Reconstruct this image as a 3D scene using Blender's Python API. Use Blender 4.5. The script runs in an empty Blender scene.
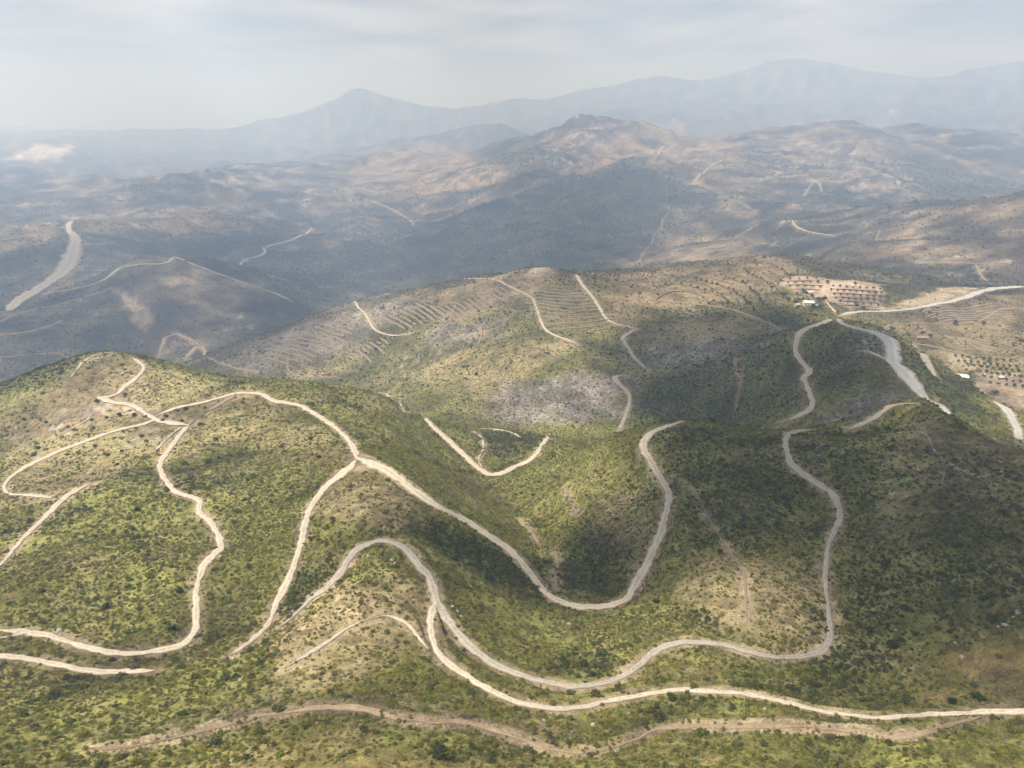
# Hill country with dirt tracks seen from the air. Units: metres; x right, y away from the viewpoint, z = 0 at the viewpoint's altitude.
import bpy, bmesh, math, random
import numpy as np
from mathutils import Vector, Matrix, Euler
rng = np.random.default_rng(7); random.seed(7)
scene = bpy.context.scene

# ------------------------------------------------------------------ camera
cam_d = bpy.data.cameras.new('camera'); cam = bpy.data.objects.new('camera', cam_d); scene.collection.objects.link(cam)
cam_d.sensor_width = 36.0; cam_d.lens = 36.0 * 710.0 / 1024.0
cam_d.clip_start = 0.5; cam_d.clip_end = 200000
cam.location = (0, 0, 0); cam.rotation_euler = (math.radians(90) - math.atan(274 / 710.0), 0, 0)
scene.camera = cam

# ------------------------------------------------------------------ sky and sun
SUN = Vector((-.46, -.22, .86)).normalized()                      # direction towards the sun
SUN_EL, SUN_ROT = math.asin(SUN.z), math.atan2(SUN.x, SUN.y)
world = bpy.data.worlds.new('World'); scene.world = world; world.use_nodes = True
wn, wl = world.node_tree.nodes, world.node_tree.links; wn.clear()
def wnode(t, **kw):
    n = wn.new(t)
    for k, v in kw.items(): setattr(n, k, v)
    return n
sky = wnode('ShaderNodeTexSky', sky_type='NISHITA', sun_disc=False, sun_elevation=SUN_EL, sun_rotation=SUN_ROT, altitude=600, air_density=1.0, dust_density=4.0, ozone_density=1.0)
tc = wnode('ShaderNodeTexCoord'); sep = wnode('ShaderNodeSeparateXYZ'); wl.new(tc.outputs['Generated'], sep.inputs[0])
hz = wnode('ShaderNodeMath', operation='MAXIMUM'); wl.new(sep.outputs['Z'], hz.inputs[0]); hz.inputs[1].default_value = 0.0
hz2 = wnode('ShaderNodeMath', operation='ADD'); wl.new(hz.outputs[0], hz2.inputs[0]); hz2.inputs[1].default_value = 0.09
dx = wnode('ShaderNodeMath', operation='DIVIDE'); wl.new(sep.outputs['X'], dx.inputs[0]); wl.new(hz2.outputs[0], dx.inputs[1])
dy = wnode('ShaderNodeMath', operation='DIVIDE'); wl.new(sep.outputs['Y'], dy.inputs[0]); wl.new(hz2.outputs[0], dy.inputs[1])
cmb = wnode('ShaderNodeCombineXYZ'); wl.new(dx.outputs[0], cmb.inputs[0]); wl.new(dy.outputs[0], cmb.inputs[1])
cn = wnode('ShaderNodeTexNoise'); cn.inputs['Scale'].default_value = .8; cn.inputs['Detail'].default_value = 7; cn.inputs['Roughness'].default_value = .55; cn.inputs['Distortion'].default_value = .4
wl.new(cmb.outputs[0], cn.inputs['Vector'])
cr_ = wnode('ShaderNodeValToRGB'); cr_.color_ramp.elements[0].position = .40; cr_.color_ramp.elements[1].position = .62
cr_.color_ramp.elements[0].color = (2.6, 2.72, 2.98, 1); cr_.color_ramp.elements[1].color = (5.3, 5.3, 5.4, 1)
wl.new(cn.outputs['Fac'], cr_.inputs[0])
mixs = wnode('ShaderNodeMix', data_type='RGBA'); mixs.inputs['Factor'].default_value = .88
wl.new(sky.outputs[0], mixs.inputs[6]); wl.new(cr_.outputs[0], mixs.inputs[7])
bg = wnode('ShaderNodeBackground'); bg.inputs['Strength'].default_value = .1; wl.new(mixs.outputs[2], bg.inputs[0])
wo = wnode('ShaderNodeOutputWorld'); wl.new(bg.outputs[0], wo.inputs[0])
sun_d = bpy.data.lights.new('sun', 'SUN'); sun_d.energy = 4.3; sun_d.angle = math.radians(1.5); sun_d.color = (1.0, .95, .87)
sun = bpy.data.objects.new('sun', sun_d); scene.collection.objects.link(sun)
sun.rotation_euler = (-SUN).to_track_quat('-Z', 'Y').to_euler()
scene.view_settings.view_transform = 'Standard'; scene.view_settings.look = 'None'
scene.view_settings.gamma = 1.0; scene.view_settings.use_curve_mapping = False
scene.view_settings.exposure = 0.62
scene.cycles.max_bounces = 5; scene.cycles.diffuse_bounces = 2; scene.cycles.volume_bounces = 2; scene.cycles.transparent_max_bounces = 8
HAZE_DENSITY = 3.0e-4; HAZE_COLOUR = (.50, .67, .98, 1)
scene.cycles.use_denoising = True
scene.cycles.caustics_reflective = False; scene.cycles.caustics_refractive = False

# ------------------------------------------------------------------ survey data (plan metres, x east, y north of the viewpoint)
CTRL = [(-22.7,16.4,-62),(-16.8,22.4,-62),(0.0,28.0,-62),(16.7,22.5,-62),(22.8,16.3,-62),(-83.0,75.7,-90.0),(-56.6,77.4,-92.0),(-38.0,77.4,-92.0),(-16.2,75.7,-90.0),(0.0,77.4,-92.0),(13.5,79.9,-95.0),(38.0,77.4,-92.0),(56.3,75.7,-90.0),(79.7,73.1,-87.0),(-113.8,126.0,-112.0),(-81.8,126.8,-117.0),(-78.2,98.0,-103.0),(-40.1,103.7,-104.0),(-16.1,108.2,-106.0),(16.2,113.6,-114.0),(18.6,134.4,-121.0),(38.9,114.3,-112.0),(41.7,133.2,-117.0),(73.9,135.5,-122.0),(73.5,103.2,-106.0),(91.4,102.4,-104.0),(102.6,113.6,-101.0),(110.0,131.7,-103.0),(109.5,157.0,-110.0),(93.4,148.3,-116.0),(133.9,148.1,-98.0),(89.4,162.9,-124.0),(107.2,203.7,-127.0),(120.1,278.3,-131.0),(130.4,223.7,-119.0),(186.2,296.1,-122.0),(183.0,280.9,-119.0),(181.0,263.7,-117.0),(179.7,247.9,-115.0),(176.4,217.2,-109.0),(161.1,268.9,-122.0),(159.6,227.5,-113.0),(-20.0,145.8,-114.0),(-33.4,165.3,-111.0),(-38.9,151.9,-111.0),(-45.0,144.5,-113.0),(-54.1,140.8,-116.0),(-48.0,196.2,-115.0),(-55.4,231.4,-119.0),(-62.1,129.3,-115.0),(-65.9,160.3,-122.0),(-72.8,213.2,-125.0),(-79.3,144.4,-119.0),(-89.9,186.2,-125.0),(-103.5,171.2,-120.0),(-142.6,259.4,-138.0),(-133.2,208.5,-130.0),(-154.6,208.5,-134.0),(-156.1,182.6,-128.0),(-212.2,276.5,-152.0),(-129.9,148.3,-116.0),(-107.2,152.2,-119.0),(-209.4,224.5,-140.0),(-103.2,238.3,-131.0),(-125.7,298.5,-138.0),(-149.4,309.3,-143.0),(-190.8,343.3,-150.0),(-213.3,317.1,-152.0),(-263.4,326.7,-168.0),(-259.7,457.1,-156.0),(-310.8,457.7,-170.0),(-358.2,459.9,-188.0),(-419.6,460.3,-205.0),(-211.4,438.6,-158.0),(-145.5,367.0,-144.0),(-107.4,389.9,-153.0),(-110.5,342.2,-141.0),(-72.1,422.1,-176.0),(-72.2,330.1,-147.0),(-32.2,282.0,-150.0),(-10.5,199.4,-130.0),(8.5,178.4,-134.0),(25.7,170.4,-135.0),(38.0,174.7,-133.0),(51.5,213.3,-133.0),(61.8,277.4,-133.0),(-8.5,156.0,-122.0),(12.2,145.3,-126.0),(33.3,149.8,-125.0),(103.0,292.0,-134.0),(76.4,208.1,-122.0),(61.9,160.6,-119.0),(89.1,307.6,-137.0),(78.5,303.1,-136.0),(56.4,179.8,-126.0),(53.0,260.1,-143.0),(34.7,242.2,-151.0),(16.3,222.6,-156.0),(27.4,296.5,-163.0),(47.5,312.1,-148.0),(8.6,294.3,-178.0),(-9.4,346.9,-187.0),(-30.7,376.5,-187.0),(-60.8,429.9,-190.0),(23.3,394.3,-187.0),(-4.6,423.5,-203.0),(-28.8,443.5,-205.0),(136.7,397.1,-215),(91.6,409.9,-225),(159.5,366.8,-186),(61.9,465.9,-232),(-339.7,589.1,-275),(-477.0,642.2,-320),(-206.0,520.7,-255),(-271.1,557.6,-262),(-148.4,540.0,-250),(-542.9,587.6,-330),(260.5,403.2,-172),(192.7,286.2,-138),(191.8,268.6,-136),(194.7,251.4,-134),(201.8,316.1,-144),(197.6,238.9,-130),(240.4,319.7,-168),(260.4,303.6,-160),(176.9,302.0,-128),(-47.6,497.7,-225.9),(-28.0,574.3,-236.6),(-113.4,670.5,-259.8),(-177.1,723.6,-280.4),(-251.5,791.0,-290.0),(27.2,654.4,-217.2),(-45.1,728.6,-230.5),(-132.0,799.2,-252.8),(35.8,899.3,-192.1),(-42.5,929.0,-211.9),(-114.4,973.3,-229.1),(-241.7,970.3,-257.0),(-330.9,890.5,-281.7),(-386.1,857.0,-300.6),(100.8,793.6,-203.1),(141.6,919.2,-204.3),(94.4,572.3,-240.5),(157.3,547.9,-230.3),(182.5,655.0,-217.4),(263.4,670.1,-201.7),(187.7,495.6,-208.3),(222.7,820.3,-209.9),(267.8,1004.9,-204.6),(412.6,1052.0,-200.8),(522.9,945.0,-208.7),(123.7,648.3,-225.3),(222.8,524.7,-166.0),(166.6,396.4,-176.5),(200.7,447.0,-169.6),(250.8,478.2,-142.5),(276.3,577.3,-165.0),(214.5,395.6,-156.5),(183.0,350.1,-160.6),(244.9,435.9,-148.1),(386.7,571.4,-214.1),(341.6,443.7,-197.6),(304.7,383.7,-184.0),(569.4,846.3,-206.6),(642.2,874.6,-207.1),(655.8,920.2,-212.6),(294.9,511.0,-163.3),(299.1,496.9,-164.9),(296.8,474.9,-169.6),(293.0,459.5,-172.2),(314.8,469.2,-185.6),(323.3,457.2,-192.2),(459.4,715.2,-215.3),(468.9,648.2,-215.1),(619.5,884.7,-210.8),(466.9,792.7,-202.9),(391.3,832.7,-194.8),(326.6,708.3,-189.7),(455.1,531.9,-201.8),(697.5,850.6,-217.7),(723.9,1139.5,-233.7),(650.0,1183.2,-237.6),(767.4,1110.7,-223.0),(51.7,1299.0,-330),(67.6,1698.7,-400),(-150.5,1291.3,-360),(-320.7,1311.4,-390),(361.5,1352.5,-310),(464.8,1739.0,-360),(568.3,1388.2,-300),(-418.8,1124.5,-375),(695.4,1002.4,-235),(241.8,1934.9,-405.1),(0.0,1950.0,-427.8),(285.9,2332.5,-363.8),(89.6,2298.3,-358.4),(-129.8,2196.2,-403.6),(323.0,2680.6,-291.0),(470.1,2962.9,-178.4),(0.0,2850.0,-309.4),(191.6,2943.8,-242.0),(659.9,2721.1,-259.4),(500.7,3867.7,-52.4),(399.7,3879.5,-52.6),(320.5,3836.6,-90.2),(600.6,3853.5,-52.2),(456.1,3923.6,-53.2),(182.7,3595.4,-166.0),(750.7,3827.1,-85.2),(1034.7,3552.4,-155.0),(708.1,2135.7,-333.1),(701.6,2451.6,-298.9),(498.7,1885.1,-346.5),(898.2,2652.0,-270.3),(1210.5,2635.3,-233.9),(901.2,2116.1,-286.6),(1672.1,3743.5,-55.4),(1216.2,3388.3,-169.4),(2229.1,4023.8,-89.6),(1732.7,3155.6,-198.1),(1084.0,1620.9,-180.3),(916.7,1549.1,-209.8),(763.8,1405.9,-238.7),(613.2,1368.9,-255.5),(1224.0,1581.7,-150.8),(872.9,1280.8,-208.6),(2375.3,3463.8,-173.1),(-550.8,4466.2,-234.6),(-756.1,3417.4,-348.3),(-501.4,3261.7,-375.9),(-686.1,2299.8,-422.7),(-358.1,2272.0,-417.6),(-984.4,2780.9,-376.7),(-1584.7,4318.4,-298.9),(-1049.2,4273.1,-295.8),(-1258.0,2668.3,-339.7),(-1307.0,2131.1,-309.0),(-1094.2,1614.1,-389.3),(-1344.5,1866.1,-343.0),(-760.8,1576.0,-303.0),(-682.7,1210.8,-386.8),(-589.4,1455.2,-351.0),(-929.5,1541.4,-349.3),(-779.2,1077.8,-395.2),(-489.5,1523.3,-401.1),(-537.8,1161.6,-389.1),(-1049.0,1208.2,-363.7),(-1654.2,2005.9,-312.8),(-1974.7,3706.8,-329.0),(-2011.2,2985.8,-324.2),(-51.9,5599.8,-117.6),(-366.8,5287.3,-210.6),(202.4,5396.2,-269.7),(515.1,3259.5,-240),(624.7,4759.2,-200),(2062.0,4555.0,-180),(1422.5,2176.4,-300),(1289.3,4415.6,-250),(-916.2,2000.2,-430),(-1502.8,2538.5,-400),(-635.9,5161.0,-290),(-65.6,6999.7,-350),(-1916.9,5261.7,-420),(2931.0,5235.4,-250),(-1075.0,1443.7,-399.6),(-1091.7,1555.1,-391.1),(-1088.1,1690.0,-368.3),(-1117.6,1813.2,-333.3),(-1197.6,1951.9,-309.8),(-1262.7,2134.5,-300.7),(-3743.0,5915.2,-310.7),(-4564.4,8331.6,-258.4),(-5073.3,7433.8,-277.3),(-1617.7,8446.5,184.8),(-1756.6,8418.7,163.9),(-1438.2,8478.9,154.8),(-1850.2,8347.4,40.9),(-1982.9,8162.6,-100.5),(-2173.2,7906.8,-215.5),(-1248.1,8508.9,72.8),(-976.8,8544.4,-0.0),(-700.3,8571.4,-63.2),(-363.4,8592.3,-127.1),(-2363.5,7642.9,-285.1),(-919.8,7544.1,-167.9),(1548.8,8662.6,314.1),(1003.8,8742.6,159.6),(552.1,8782.7,75.1),(2094.6,8547.1,176.7),(2409.9,8255.4,80.7),(-165.2,10498.7,51.4),(3526.1,9890.2,615.3),(2967.0,10072.1,437.1),(4299.1,9579.5,461.0),(4996.6,9234.9,356.9),(5581.4,8893.7,490.8),(6044.9,8585.4,494.0),(3082.4,6946.9,17.0),(3793.7,6585.4,-16.2),(4329.5,6246.2,15.3),(1597.8,6815.2,-41.9),(805.9,6953.4,-42.7),(-1991.3,10309.4,-250),(-6665.1,12311.6,-350),(-11164.0,16594.1,-400),(-3906.2,11346.4,-400),(-8137.9,23638.4,-300),(2141.1,11807.4,-200),(4803.6,13150.1,100),(7557.0,11785.2,100),(8921.0,24421.6,-100),(14034.5,21886.8,-100),(-409.9,25996.8,-200),(-24560.8,36507.1,-500),(0.0,44000.0,-400),(23750.7,37039.2,-300),(-30060.3,32130.6,-500),(30631.0,31587.1,-300)]
ROADS = [
('dirt_track','pale','pale dirt track snaking up the left slope to the hilltop junction',[(-120.1,134.6,2.2),(-114.8,135.1,2.1),(-109.4,134.6,1.8),(-104.1,133.1,1.6),(-98.6,131.0,1.6),(-93.4,129.8,1.7),(-88.4,130.2,1.9),(-83.2,132.2,2.1),(-78.8,135.3,2.3),(-77.9,140.8,2.0),(-79.8,146.1,1.8),(-82.0,151.2,1.8),(-84.2,156.3,1.8),(-86.0,161.2,1.8),(-87.5,166.8,1.9),(-88.9,172.5,2.4),(-89.0,178.2,2.8),(-89.1,184.2,2.6),(-91.6,190.1,2.3),(-94.8,195.4,2.2),(-98.5,200.6,2.2),(-102.1,205.0,2.2),(-105.9,209.4,2.0),(-108.3,214.0,2.0),(-110.4,219.5,2.1),(-114.2,224.2,2.3),(-119.2,228.6,2.6),(-123.1,231.9,2.6),(-127.1,235.3,2.4),(-130.7,239.5,2.2),(-134.8,245.1,2.2),(-137.8,249.2,2.2),(-141.2,254.0,2.2),(-144.2,258.8,2.3),(-147.1,264.7,2.4),(-149.2,271.1,2.7),(-150.7,278.3,2.8),(-151.5,283.4,2.7),(-153.1,289.7,2.5),(-155.4,297.2,2.5),(-157.6,304.3,2.6),(-159.3,310.9,2.7),(-160.8,317.2,2.9),(-161.7,322.4,3.1),(-162.0,324.9,3.1)]),
('dirt_track','pale','short pale dirt track ending in scrub at the lower left',[(-116.2,123.4,1.7),(-110.9,123.9,1.7),(-105.3,123.9,1.5),(-99.8,123.0,1.5),(-94.8,122.8,1.6),(-89.1,123.3,1.7),(-83.8,123.9,1.5),(-78.9,123.2,1.5)]),
('footpath','pale','narrow pale path joining the track at the left edge',[(-119.0,130.0,1.2),(-115.1,133.7,1.3),(-113.9,134.5,1.3)]),
('dirt_track','pale','pale track with a hairpin near the left edge climbing to the hilltop junction',[(-176.4,238.2,2.0),(-182.0,240.9,2.0),(-187.8,243.4,2.0),(-192.4,245.5,1.9),(-197.8,248.5,1.7),(-203.9,253.2,1.5),(-210.2,259.4,1.4),(-216.1,266.0,1.3),(-220.9,272.1,1.4),(-224.2,277.1,1.6),(-226.8,282.9,2.0),(-227.8,289.1,2.8),(-227.4,295.1,3.2),(-224.8,300.2,3.3),(-221.3,305.5,3.3),(-217.9,309.3,3.3),(-213.6,311.9,3.3),(-208.1,315.5,3.3),(-203.2,318.9,3.3),(-198.4,322.5,3.3),(-193.4,326.6,3.3),(-189.2,329.7,3.3),(-186.2,334.6,3.1),(-186.3,340.6,3.2)]),
('footpath','tan','faint tan path above the left hairpin',[(-176.4,238.2,1.2),(-177.1,243.4,1.1),(-178.4,249.5,1.2),(-179.1,255.8,1.1),(-181.3,261.8,1.0),(-182.6,265.6,1.0)]),
('dirt_track','pale','straight pale track climbing diagonally from the left edge',[(-149.6,174.4,1.3),(-153.1,180.4,1.3),(-156.5,186.4,1.4),(-159.0,191.5,1.5),(-160.9,196.4,1.6),(-163.2,201.9,1.7),(-165.5,207.6,1.8),(-167.4,212.8,1.9),(-168.8,218.9,2.2),(-169.5,224.2,2.4),(-170.1,229.9,2.5),(-171.0,236.5,2.6),(-171.8,241.4,2.8),(-170.8,247.3,3.4),(-168.6,250.8,3.5)]),
('dirt_track','pale','short pale track crossing the hilltop junction among bushes',[(-162.0,324.9,3.8),(-167.0,326.5,3.8),(-172.4,328.7,3.8),(-178.5,332.2,3.5),(-183.1,335.7,3.3),(-187.7,339.6,3.1),(-191.8,343.3,2.9),(-195.9,347.3,2.8),(-200.5,352.1,2.9),(-205.2,357.0,3.3),(-210.5,360.8,3.9),(-217.2,361.1,4.3),(-222.9,363.1,4.3),(-230.1,367.2,4.2),(-232.6,368.7,4.2)]),
('dirt_track','pale','pale ridge track from the hilltop junction to the forked junction',[(-186.5,341.1,3.3),(-181.5,344.8,3.4),(-176.8,347.2,3.3),(-170.6,348.5,3.1),(-164.3,350.5,3.0),(-158.3,353.0,3.0),(-153.7,355.3,3.1),(-148.8,357.0,3.3),(-142.7,355.2,3.3),(-137.5,353.3,3.5),(-132.9,350.2,3.4),(-129.5,346.1,3.4),(-126.0,342.1,3.4),(-120.4,338.4,3.7),(-113.9,336.7,3.7),(-107.9,334.0,3.3),(-103.9,329.1,3.0),(-99.7,322.9,2.9),(-95.3,316.8,2.8),(-91.1,312.0,2.8),(-86.9,306.6,2.8),(-83.3,301.6,2.6),(-79.1,295.6,2.5),(-75.2,289.1,2.3),(-72.0,281.6,2.3),(-70.1,276.5,2.3),(-68.2,270.9,2.4),(-66.3,265.0,2.5),(-64.4,258.9,2.6),(-62.6,252.9,2.7),(-61.0,247.3,2.9),(-59.5,242.3,3.0),(-57.0,233.9,3.2)]),
('footpath','tan','tan path cutting the corner beside the ridge track',[(-162.0,324.9,2.5),(-159.9,331.1,2.5),(-157.1,336.3,2.6),(-154.1,341.2,2.6),(-151.6,346.4,2.6),(-150.1,351.7,2.6),(-149.0,357.1,2.6)]),
('dirt_track','pale','pale track winding up to the rounded left summit',[(-232.6,368.7,3.0),(-226.4,368.0,2.9),(-221.6,371.0,2.6),(-221.9,377.5,2.9),(-220.6,383.9,3.0),(-220.3,389.9,2.9),(-220.7,396.3,2.5),(-222.6,403.7,1.9),(-225.5,409.3,1.9),(-229.4,414.1,2.2),(-234.2,419.1,2.5),(-239.0,423.6,2.6)]),
('footpath','pale','thin pale path over the shoulder of the left summit',[(-260.1,388.7,2.0),(-260.6,396.5,1.9),(-261.4,403.2,1.9),(-262.4,410.4,2.0),(-262.3,416.7,2.1),(-260.4,423.1,2.1),(-255.7,428.5,2.1),(-254.9,429.4,2.1)]),
('footpath','pale','short thin path below the hilltop junction',[(-158.1,283.7,1.4),(-159.1,289.9,1.4),(-160.7,296.7,1.4),(-162.0,302.3,1.4),(-163.2,307.6,1.5),(-163.9,313.9,1.7),(-164.3,319.5,1.7),(-164.5,321.4,1.7)]),
('footpath','pale','short pale path among rocks left of the junction bushes',[(-232.5,338.1,2.1),(-227.4,341.5,2.1),(-225.9,348.1,2.1),(-225.7,351.0,2.1)]),
('dirt_track','pale','pale track descending left from the forked junction',[(-56.8,232.7,3.9),(-58.0,227.3,4.0),(-61.2,223.2,3.6),(-64.3,218.4,3.1),(-65.7,213.6,2.7),(-66.3,207.5,2.5),(-66.2,200.8,2.3),(-65.5,195.4,2.2),(-64.3,189.2,2.1),(-63.2,183.8,2.1),(-62.3,177.6,2.0),(-61.7,171.3,1.9),(-61.5,165.3,1.9),(-61.9,159.8,2.1),(-62.0,154.1,1.9),(-61.3,148.5,1.7),(-60.9,142.3,1.6),(-61.0,136.1,1.5),(-62.2,131.0,1.4),(-63.5,127.1,1.0)]),
('dirt_track','pale','long pale track looping around the central draw',[(-58.1,235.3,6.6),(-54.3,232.0,6.5),(-50.0,228.9,5.8),(-45.0,225.3,4.6),(-40.9,221.6,4.0),(-36.8,217.4,3.6),(-32.8,212.7,3.4),(-28.9,208.9,3.4),(-24.0,207.1,3.5),(-17.8,207.9,3.3),(-12.6,207.0,3.2),(-7.5,204.6,3.1),(-2.0,202.4,3.1),(1.8,196.9,2.6),(4.1,192.2,2.3),(5.7,187.1,2.1),(7.5,180.7,2.0),(9.1,175.7,2.1),(11.8,171.2,2.2),(17.2,169.0,2.4),(23.0,168.8,2.4),(28.1,168.6,2.3),(33.5,170.8,2.1),(36.1,176.5,2.4),(38.4,181.3,2.9),(41.1,186.0,3.0),(44.1,191.4,3.0),(46.9,197.6,3.0),(49.8,204.1,3.0),(51.7,208.9,3.0),(53.6,214.8,2.8),(55.5,220.9,2.7),(56.9,225.8,2.7),(58.3,231.4,2.8),(59.1,238.3,3.0),(59.3,244.0,3.1),(59.3,249.7,3.3),(59.2,255.2,3.4),(58.7,261.9,3.7),(57.9,268.0,3.7),(57.2,274.6,3.4),(57.7,281.6,3.1),(59.7,287.7,3.4),(63.3,291.8,3.6),(68.4,294.5,2.7),(73.6,298.5,2.1),(77.5,301.8,1.9),(79.5,303.5,1.8)]),
('dirt_track','grey','long grey-tan track wrapping over the front spur and round the right draw',[(-55.4,138.5,0.7),(-53.5,143.9,0.8),(-51.1,148.7,1.4),(-47.2,152.3,2.1),(-45.1,157.0,2.0),(-44.3,162.4,2.0),(-42.5,167.4,2.2),(-37.4,169.8,2.3),(-32.8,167.4,2.2),(-28.4,163.8,2.0),(-25.0,159.1,2.3),(-21.6,155.2,2.4),(-19.9,150.0,2.4),(-18.4,145.1,2.6),(-15.7,140.3,2.2),(-13.1,136.1,2.3),(-9.9,131.3,2.3),(-6.4,127.4,2.1),(-2.4,124.1,1.8),(2.7,121.8,1.6),(7.8,120.5,1.5),(12.8,119.6,1.5),(18.0,120.7,1.4),(23.3,122.6,1.5),(28.1,126.3,1.5),(31.4,130.2,1.6),(35.4,133.4,1.9),(40.2,135.0,1.8),(45.7,135.3,1.6),(51.2,135.4,1.6),(56.2,133.4,1.6),(61.6,132.5,1.5),(66.7,134.0,1.5),(71.6,135.6,1.7),(76.4,137.9,1.9),(79.2,143.0,1.5),(81.0,148.1,1.4),(83.5,154.6,1.3),(85.6,159.7,1.3),(87.8,165.0,1.4),(90.0,170.5,1.4),(92.1,175.2,1.4),(94.5,180.5,1.4),(98.0,186.9,1.5),(102.0,193.2,1.7),(105.8,199.2,1.8),(108.6,203.5,2.0),(111.0,209.1,2.4),(111.6,214.3,3.0),(110.9,219.5,3.5),(108.8,224.7,3.6),(106.1,229.9,3.6),(104.7,235.3,3.1),(105.0,240.6,2.6),(106.6,248.0,2.4),(109.2,255.7,2.3),(111.2,261.0,2.3),(113.5,266.6,2.4),(115.7,271.6,2.4),(119.2,278.0,2.5),(122.4,282.3,2.6),(127.2,287.0,2.6),(133.1,289.2,2.1),(134.4,289.3,1.9)]),
('dirt_track','pale','pale lower track running right below the wrapping track',[(-18.6,146.6,2.5),(-19.5,141.5,2.1),(-19.2,136.4,1.9),(-18.4,131.2,1.7),(-16.5,125.7,1.7),(-13.7,121.5,1.8),(-9.9,117.6,1.7),(-6.2,114.1,1.5),(-1.9,110.7,1.5),(3.2,108.8,1.4),(8.3,108.7,1.3),(13.2,110.0,1.1),(18.7,112.4,1.1),(23.6,113.7,1.2),(29.1,114.4,1.2),(34.5,114.7,1.2),(39.8,114.2,1.3),(44.8,112.9,1.3),(49.5,110.2,1.3),(53.5,107.1,1.2),(57.5,103.6,1.2),(61.9,100.9,1.2),(66.6,98.2,1.1),(72.0,99.0,1.0),(77.1,100.6,1.1),(83.1,100.6,1.2),(88.2,100.9,1.3),(93.2,99.2,1.5),(96.8,98.0,1.4)]),
('footpath','pale','narrow pale path looping over the front spur below the track',[(-48.1,117.8,1.0),(-44.7,122.7,1.0),(-41.7,126.9,1.0),(-38.7,131.5,1.1),(-34.4,134.8,1.2),(-29.2,136.8,1.2),(-24.4,134.7,1.0),(-21.3,130.3,0.8),(-18.4,125.6,0.8)]),
('footpath','tan','overgrown tan path crossing the whole foreground slope',[(-67.8,84.8,0.7),(-62.9,86.0,0.7),(-58.3,88.5,1.0),(-54.2,91.5,1.1),(-49.6,95.4,1.2),(-45.1,98.1,1.3),(-40.0,99.0,1.5),(-34.6,100.0,1.6),(-29.5,99.8,1.5),(-24.1,97.6,1.3),(-19.6,95.0,1.0),(-13.9,94.4,1.0),(-9.2,96.2,1.2),(-3.8,95.4,1.3),(1.6,93.4,1.2),(6.7,91.2,1.0),(12.6,90.8,0.7),(17.6,93.0,0.8),(22.2,96.0,1.0),(26.7,99.2,1.3),(31.9,98.4,1.4),(37.1,96.1,1.2),(42.2,95.0,1.2),(47.7,94.6,1.1),(53.2,93.8,1.0),(58.6,91.7,1.2),(62.3,87.2,1.3),(68.1,88.2,1.0),(72.5,91.4,0.9),(77.5,94.9,0.8),(82.7,97.5,0.7),(86.3,99.1,0.7)]),
('dirt_track','pale','pale track curving round the valley head beyond the central spur',[(-64.2,474.4,2.8),(-56.9,431.0,2.9),(-52.9,412.4,2.9),(-50.7,406.5,3.0),(-47.1,401.5,3.2),(-43.2,396.0,3.5),(-39.0,389.1,3.5),(-35.0,381.9,3.5),(-31.4,375.7,3.4),(-28.0,369.4,3.4),(-24.9,363.1,3.3),(-22.1,357.5,3.3),(-19.6,353.0,3.5),(-16.0,349.2,3.9),(-11.3,345.5,4.3),(-5.5,346.7,4.0),(-1.8,350.3,3.5),(1.3,354.4,3.2),(6.0,356.4,3.2),(11.2,359.4,3.1),(14.3,365.4,2.6),(15.7,370.4,2.5),(17.0,375.7,2.5),(19.6,382.7,2.4),(22.5,400.8,2.3),(25.6,437.6,2.3)]),
('footpath','pale','thin pale path climbing from the left end of the valley track',[(-65.9,457.5,1.7),(-62.7,425.5,1.7),(-61.8,411.0,1.8),(-63.3,404.7,1.9),(-65.8,398.7,1.9),(-72.4,424.5,1.7),(-80.7,475.2,1.7)]),
('footpath','pale','short pale path in the valley below the middle slope',[(-120.0,582.6,2.1),(-131.6,645.0,2.4),(-135.2,668.9,2.6),(-127.1,660.4,3.0),(-121.8,650.1,2.8),(-118.5,644.2,2.8)]),
('footpath','pale','thin path through the dark bushes of the valley head',[(-26.1,436.6,1.5),(-23.7,430.7,1.4),(-21.3,422.7,1.4),(-20.2,416.8,1.3),(-19.3,410.8,1.3),(-18.0,400.7,1.2),(-17.4,391.8,1.2),(-17.3,383.9,1.2),(-17.8,377.9,1.2),(-19.1,370.8,1.2),(-19.1,365.6,1.1),(-18.3,360.2,1.1),(-17.3,355.2,1.1),(-16.7,352.9,1.1)]),
('footpath','pale','thin pale path under the grey rocky slope',[(-25.5,493.0,2.6),(-18.9,495.4,2.6),(-12.3,496.4,2.6),(-5.8,494.8,2.6),(-0.2,491.1,2.5),(3.7,484.8,2.3),(6.7,475.8,2.1)]),
('footpath','tan','short tan gully path in the central draw',[(4.4,270.6,1.4),(5.6,263.9,1.4),(6.7,256.6,1.3),(7.7,248.1,1.3),(8.7,242.2,1.3),(10.2,236.6,1.3),(10.7,235.0,1.3)]),
('footpath','tan','pale gully path above the bend of the central draw',[(16.4,232.0,1.2),(16.8,226.6,1.2),(16.7,218.5,1.1),(16.0,209.1,1.1),(15.1,201.2,1.0),(14.5,195.2,1.0),(14.0,189.5,1.0),(13.6,183.7,0.9),(13.1,177.3,0.9)]),
('footpath','tan','short eroded tan path on the shaded flank',[(25.4,293.7,1.5),(25.6,287.3,1.4),(25.9,281.1,1.4),(26.1,274.7,1.4),(26.5,268.9,1.4),(27.2,262.1,1.4),(27.5,260.1,1.4)]),
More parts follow.
